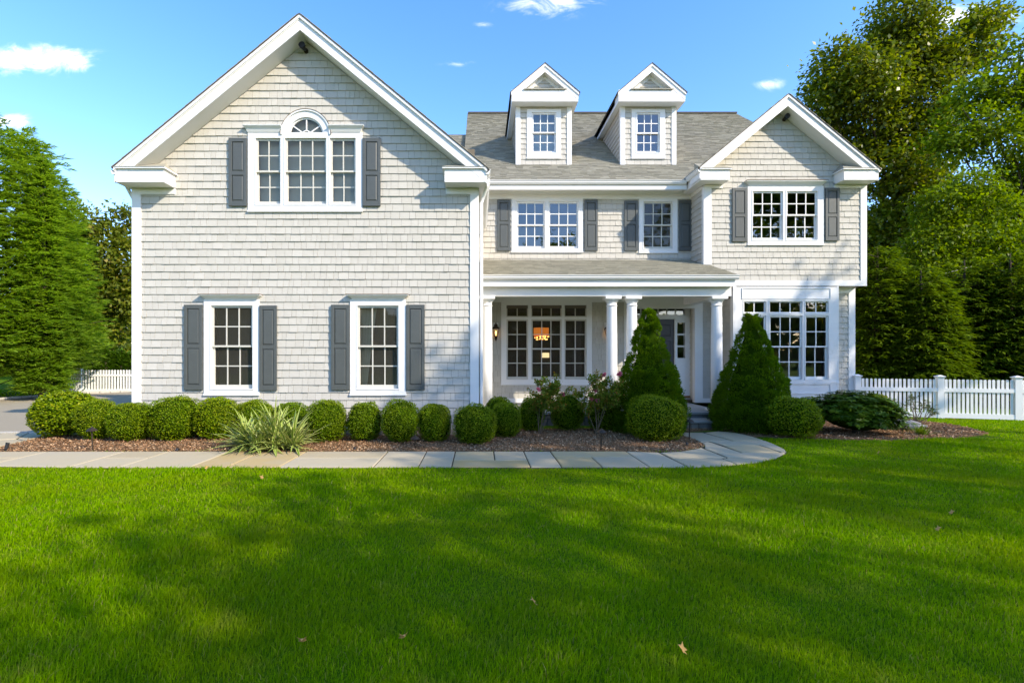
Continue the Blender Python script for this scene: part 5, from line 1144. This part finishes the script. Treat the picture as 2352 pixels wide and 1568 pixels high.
# right side of the photograph
tree('maple_tree', 'tall open crowned maple rising behind the right gable', (wx(2070, 25), 25.5), lob(25, (2080, 40, 75, 70), (2055, 130, 95, 70, .5), (1930, 165, 62, 65), (1985, 195, 80, 70, -.8), (2160, 140, 60, 50), (2235, 100, 48, 62), (2260, 50, 40, 30), (2120, 230, 95, 60), (1890, 240, 48, 62), (1985, 290, 100, 60, .6), (2110, 310, 85, 55), (2040, 390, 85, 60),
     (1945, 370, 60, 50, .8), (2090, 460, 75, 60), (2030, 540, 70, 70), (2060, 640, 70, 60), (2130, 400, 60, 45, 1)), 70000, .21, 'maple_leaf', .34, 'tall deciduous trees right of the house', (.38, .75), 101, gap=.30)
tree('maple_tree', 'deep green spreading tree at the right edge of the picture', (wx(2420, 20), 20.5), lob(20, (2330, 190, 90, 50), (2250, 215, 70, 30), (2340, 120, 40, 30), (2400, 250, 90, 70, .5), (2240, 290, 95, 45), (2330, 330, 90, 55, -.5), (2190, 330, 50, 40), (2400, 400, 90, 70), (2480, 200, 120, 110), (2500, 380, 110, 110), (2330, 410, 60, 40, .8), (2345, 480, 70, 50, .5), (2450, 560, 110, 90)), 46000, .17, 'maple_leaf_light', .30, 'tall deciduous trees right of the house', (.32, .6), 102, gap=.38)
tree('young_tree', 'bright sunlit yellow green young tree above the dark hedge', (wx(2235, 18.6), 18.8), lob(18.6, (2230, 430, 60, 40), (2170, 470, 60, 45), (2275, 480, 60, 45), (2150, 545, 75, 50), (2230, 545, 80, 50), (2310, 560, 60, 55), (2190, 620, 80, 50), (2280, 640, 80, 50), (2345, 640, 50, 60), (2110, 600, 50, 50), (2150, 690, 80, 50), (2270, 710, 90, 50)), 34000, .135, 'maple_leaf_light', .12, 'tall deciduous trees right of the house', (.25, .45), 103, gap=.34)
def hemlock(name, label, px, Y, pyt, hw, mat, n_fr, seed, group, lean=0, needle=(.10, .2), nb=12, sag=.45, wid=.016, base_py=None, power=.75):
    """layered evergreen: boughs leave the trunk in whorls and carry sprays of needle blades"""
    global rng
    rng = np.random.default_rng(seed); x = wx(px, Y); hgt = wz(pyt, Y); r0 = hw*Y/F; L = thing(name, label, 'conifer', (x, Y, 0), group)
    tb = MB(); tb.tube([(x, Y, -.1), (x+lean*.5, Y, hgt*.5), (x+lean, Y, hgt*.98)], [.16, .10, .015], 8)
    f = 1-rng.uniform(0, 1, n_fr)**.62; f = f*.97+.015; az = rng.uniform(0, 6.28, n_fr); rad = r0*((1-f)**power)*rng.uniform(.78, 1.05, n_fr)*np.where(f < .06, .9, 1); t_ = rng.uniform(.45, 1, n_fr)**.6
    h = np.stack([np.cos(az), np.sin(az), np.zeros(n_fr)], 1); z = f*hgt; end = np.stack([x+lean*f, np.full(n_fr, Y), z], 1)+h*(rad*t_)[:, None]; end[:, 2] += rad*t_*(.30-.55*sag*t_); end[:, 2] = np.maximum(end[:, 2], .12)
    for i in range(0, n_fr, max(1, n_fr//130)):
        tb.tube([(x+lean*f[i], Y, max(.1, z[i]-.1)), tuple((np.array([x+lean*f[i], Y, z[i]])+end[i])/2+np.array([0, 0, .05])), tuple(end[i])], [.022, .014, .005], 5)
    tb.build('trunk', 'bark', L)
    ci = np.repeat(np.arange(n_fr), nb); n = len(ci); sl = .34*(.6+.5*(1-f))*1.0
    back = rng.uniform(0, 1, n); p = end[ci]-h[ci]*(back*sl[ci])[:, None]+rng.normal(0, .045, (n, 3))*np.array([1, 1, .5]); sdv = np.stack([-h[ci, 1], h[ci, 0], np.zeros(n)], 1)
    dr = unit(h[ci]*.75+sdv*rng.normal(0, .75, n)[:, None]+np.array([0, 0, -.25*sag*2+.12])+rdir(n)*.3); nn = unit(np.array([0, 0, 1.])+rdir(n)*.45)
    v1, f1_ = leaf_quads(p, dr, nn, rng.uniform(*needle, n), wid/np.mean(needle))
    link('crown', np_mesh('crown', v1, f1_, mat), L); return L
for i, (px, Y, pt, hw, lb) in enumerate(((2015, 17.2, 560, 95, 'dark hemlock standing closest to the house behind the fence'), (2115, 16.6, 610, 105, 'dark drooping hemlock second from the house behind the fence'), (2215, 17.0, 590, 110, 'hemlock in the middle of the dark screen behind the right fence'), (2320, 16.4, 575, 105, 'hemlock with brighter tips near the right edge behind the fence'), (2430, 16.8, 560, 115, 'hemlock at the right edge of the picture behind the fence'))):
    hemlock('hemlock_tree', lb, px, Y, pt, hw, 'hemlock_needle', 2600, 110+i, 'hemlock screen behind the right fence', needle=(.12, .26), nb=14, sag=.75, wid=.022, power=.27)
tree('background_tree', 'shaded dark tree filling the gap behind the hemlocks', (wx(2200, 27), 27.5), lob(27, (2060, 620, 90, 90), (2160, 560, 90, 90), (2270, 520, 100, 90), (2380, 500, 110, 100), (2200, 680, 120, 80), (2340, 660, 120, 80), (2050, 720, 70, 80), (2000, 560, 60, 80), (2000, 680, 60, 80)), 22000, .30, 'maple_leaf', .3, None, (.5, .9), 121, gap=.2)
# left side
PY = 19.3
hemlock('white_pine', 'large pale green white pine left of the driveway', -60, PY, 300, 262, 'pine_needle', 12000, 131, None, needle=(.16, .34), nb=16, sag=.05, wid=.024, power=.24)
hemlock('white_pine', 'smaller pine leader with long candles beside the big pine', 100, PY-.6, 345, 62, 'pine_needle', 2200, 132, None, needle=(.15, .30), nb=15, sag=.1, wid=.022, power=.50)
tree('background_tree', 'olive bronze leaved tree between the pine and the house', (wx(215, 30), 30.5), lob(30, (190, 510, 60, 45), (235, 560, 60, 45), (160, 560, 50, 50), (270, 600, 50, 60), (205, 630, 70, 50), (255, 690, 60, 50), (180, 700, 70, 60), (290, 520, 24, 50, 1), (230, 760, 70, 50), (120, 620, 60, 60), (300, 660, 50, 80)), 26000, .24, 'bronze_leaf', .3, None, (.4, .7), 133, gap=.32)
for i, (px, pt) in enumerate(((205, 812), (222, 800), (243, 785), (262, 806), (280, 800), (296, 808), (312, 800))):
    hemlock('arborvitae', ('small conical arborvitae behind the left fence, ' + ('leftmost of the row', 'second of the row', 'tallest and most pointed', 'just right of the tallest', 'third from the house corner', 'second from the house corner', 'partly behind the house corner')[i]), px, 25.2, pt, 15, 'arborvitae_leaf', 260, 140+i, 'arborvitae hedge behind the left fence', needle=(.12, .22), nb=10, sag=-.6, wid=.03, power=.7)
# shade trees on the near right, outside the picture; their shade falls over the lawn and the porch
def crown(c, r_, n=7, seed=0, flat=.8):
    r2 = random.Random(seed); return [(c[0], c[1], c[2], r_*.8, r_*.8, r_*.7*flat)]+[(c[0]+r2.uniform(-.7, .7)*r_, c[1]+r2.uniform(-.7, .7)*r_, c[2]+r2.uniform(-.55, .6)*r_*flat, r_*.5, r_*.5, r_*.42) for _ in range(n)]
SHADE = [((10.4, -3.4, 8.2), 3.1), ((13.1, 1.3, 10.0), 2.9), ((17.0, -5.5, 11.0), 4.2), ((7.0, -9.0, 8.5), 3.6), ((20.0, -1.0, 10.0), 3.6), ((19.6, 4.95, 10.4), 2.6), ((16.2, 3.2, 9.2), 2.2)]
for i, (c, r_) in enumerate(SHADE):
    tree('shade_tree', 'tall leafy shade tree on the street side of the lawn', (c[0], c[1]), crown(c, r_, 8, 200+i), (2300, 3600, 2300, 2200, 2600, 3600, 3600)[i], .30, 'maple_leaf_light', .2, 'shade trees along the street side', (.5, .9), 150+i, gap=.42)

# utility pole beyond the hemlocks, its bracket and insulators just inside the right edge
YU = 21.5; ux = wx(2366, YU); up_ = thing('utility_pole', 'utility pole with grey insulators at the right edge among the trees', 'utility pole', (ux, YU, 0))
MB().tube([(ux, YU, -.1), (ux, YU, wz(330, YU))], [.15, .11], 10).build('pole', 'bark', up_)
for (y_, l_) in ((402, 2332), (424, 2332)):
    z_ = wz(y_, YU); MB().tube([(ux, YU, z_), (wx(l_, YU), YU-.1, z_-.06)], [.045, .04], 8).build('bracket', 'galv', up_)
    MB().lathe([(.05, 0), (.11, .03), (.06, .07), (.11, .10), (.06, .14), (.10, .17), (.04, .22)], (wx(l_, YU), YU-.1, z_-.12), 12).build('insulator', 'galv', up_)
MB().lathe([(.25, 0), (.28, .05), (.28, .75), (.22, .85), (.1, .9)], (ux-.02, YU-.42, wz(440, YU)-.4), 16).build('transformer', 'galv', up_)
wa, wb_ = Vector((wx(2400, YU), YU, wz(560, YU))), Vector((wx(2140, 17.5), 17.0, wz(628, 17.0)))
MB().tube([tuple(wa), tuple(wa.lerp(wb_, .5)-Vector((0, 0, .06))), tuple(wb_)], [.009]*3, 5).build('guy_wire', 'galv', up_)
# a belt of woodland on the far side of the street, behind the viewpoint (it shows in the panes)
rng = np.random.default_rng(77); n = 16000; bx_ = rng.uniform(-75, 75, n); hh_ = 6.5+2.5*np.sin(bx_*.21)+1.6*np.sin(bx_*.53+1)
P3 = np.stack([bx_, rng.uniform(-38, -30, n), rng.uniform(0, 1, n)**.8*hh_], 1); v_, f_ = leaf_quads(P3, rdir(n), unit(rdir(n)+np.array([0, 1, .5])), rng.uniform(.8, 1.5, n), .42)
tag(link('woodland', np_mesh('woodland', v_, f_, 'maple_leaf')), 'belt of leafy woodland across the street', 'woodland', kind='stuff')
# far wood behind the garden, seen as one mass through the gaps beside the house
n = 24000; side = rng.uniform(0, 1, n) < .5; bx_ = np.where(side, rng.uniform(-70, -6, n), rng.uniform(24, 75, n)); hh_ = 7.0+2.0*np.sin(bx_*.31)+1.2*np.sin(bx_*.83+1)
P3 = np.stack([bx_, rng.uniform(40, 47, n), rng.uniform(0, 1, n)**.85*hh_], 1); v_, f_ = leaf_quads(P3, rdir(n), unit(rdir(n)+np.array([0, -1, .6])), rng.uniform(.45, .95, n), .42)
tag(link('far_wood', np_mesh('far_wood', v_, f_, 'maple_leaf')), 'far green wood closing the garden behind the fences', 'woodland', kind='stuff')
# ------------------------------------------------------------------ grass
def grass():
    r_ = np.random.default_rng(5); V3, F3, V5 = [], [], []
    zones = []
    # bands of depth: (y0, y1, density per square metre)
    Y = 1.55; pts = []
    while Y < 9.9:
        dy = .25; dens = min(9500, 9500*(2.9/Y)**1.55); x0, x1 = -.98*Y-1.0, 1.12*Y+1.2; n = int(dens*dy*(x1-x0)); pts.append(np.stack([r_.uniform(x0, x1, n), r_.uniform(Y, Y+dy, n)], 1)); Y += dy
    for (x0, x1, y0, y1, n) in ((9.5, 18, 9.9, 13.4, 26000), (-32, -8, 15, 24, 24000), (-12.5, -9.5, 9.2, 10.6, 3000)): pts.append(np.stack([r_.uniform(x0, x1, n), r_.uniform(y0, y1, n)], 1))
    P = np.concatenate(pts)
    walk_in = [p for p in WALK_OUT]; bad = inside(P, walk_in) | inside(P, BED_L) | inside(P, BED_R) | inside(P, DRIVE) | inside(P, [zl(-100, 290), zl(60, 262), zl(525, 262), zl(532, 286), zl(270, 358), zl(-100, 440)])
    bad |= (P[:, 0] > -8) & (P[:, 0] < 10.5) & (P[:, 1] > 9.95); P = P[~bad]; n = len(P)
    Yd = np.maximum(P[:, 1], 1.8); patch = vnoise(np.c_[P, np.zeros(n)], 1.3, 3); tall = (.024+.034*patch)*r_.uniform(.6, 1.35, n)*np.where(r_.uniform(0, 1, n) < .02, 1.7, 1); wd = np.maximum(.0021, .00075*Yd)*r_.uniform(.7, 1.3, n)
    az = r_.uniform(0, 6.28, n); lean = np.abs(r_.normal(0, .45, n)); laz = r_.uniform(0, 6.28, n); wind = np.array([.12, .05])
    s_ = np.stack([np.cos(az), np.sin(az), np.zeros(n)], 1)*wd[:, None]; b0 = np.c_[P, np.full(n, -.004)]
    ld_ = np.stack([np.cos(laz)*lean+wind[0], np.sin(laz)*lean+wind[1], np.ones(n)], 1); m_ = b0+ld_*np.array([.45, .45, 1])*(tall*.55)[:, None]; tp = b0+ld_*np.array([1.15, 1.15, .92])*tall[:, None]
    V = np.stack([b0-s_, b0+s_, m_+s_*.8, m_-s_*.8, tp], 1).reshape(-1, 3); i = np.arange(n)*5
    me = bpy.data.meshes.new('grass'); nq = n; me.vertices.add(len(V)); me.vertices.foreach_set('co', V.astype(np.float32).ravel())
    lp = np.stack([i, i+1, i+2, i+3, i+3, i+2, i+4], 1).ravel(); me.loops.add(len(lp)); me.loops.foreach_set('vertex_index', lp.astype(np.int32)); me.polygons.add(2*n)
    ls = np.stack([np.arange(n)*7, np.arange(n)*7+4], 1).ravel(); me.polygons.foreach_set('loop_start', ls.astype(np.int32)); me.polygons.foreach_set('loop_total', np.tile([4, 3], n).astype(np.int32))
    me.materials.append(MATS['grass']); me.update(calc_edges=True); print('grass blades', n)
    return tag(link('grass', me), 'short green lawn grass in front of the house', 'grass', kind='stuff')
grass()
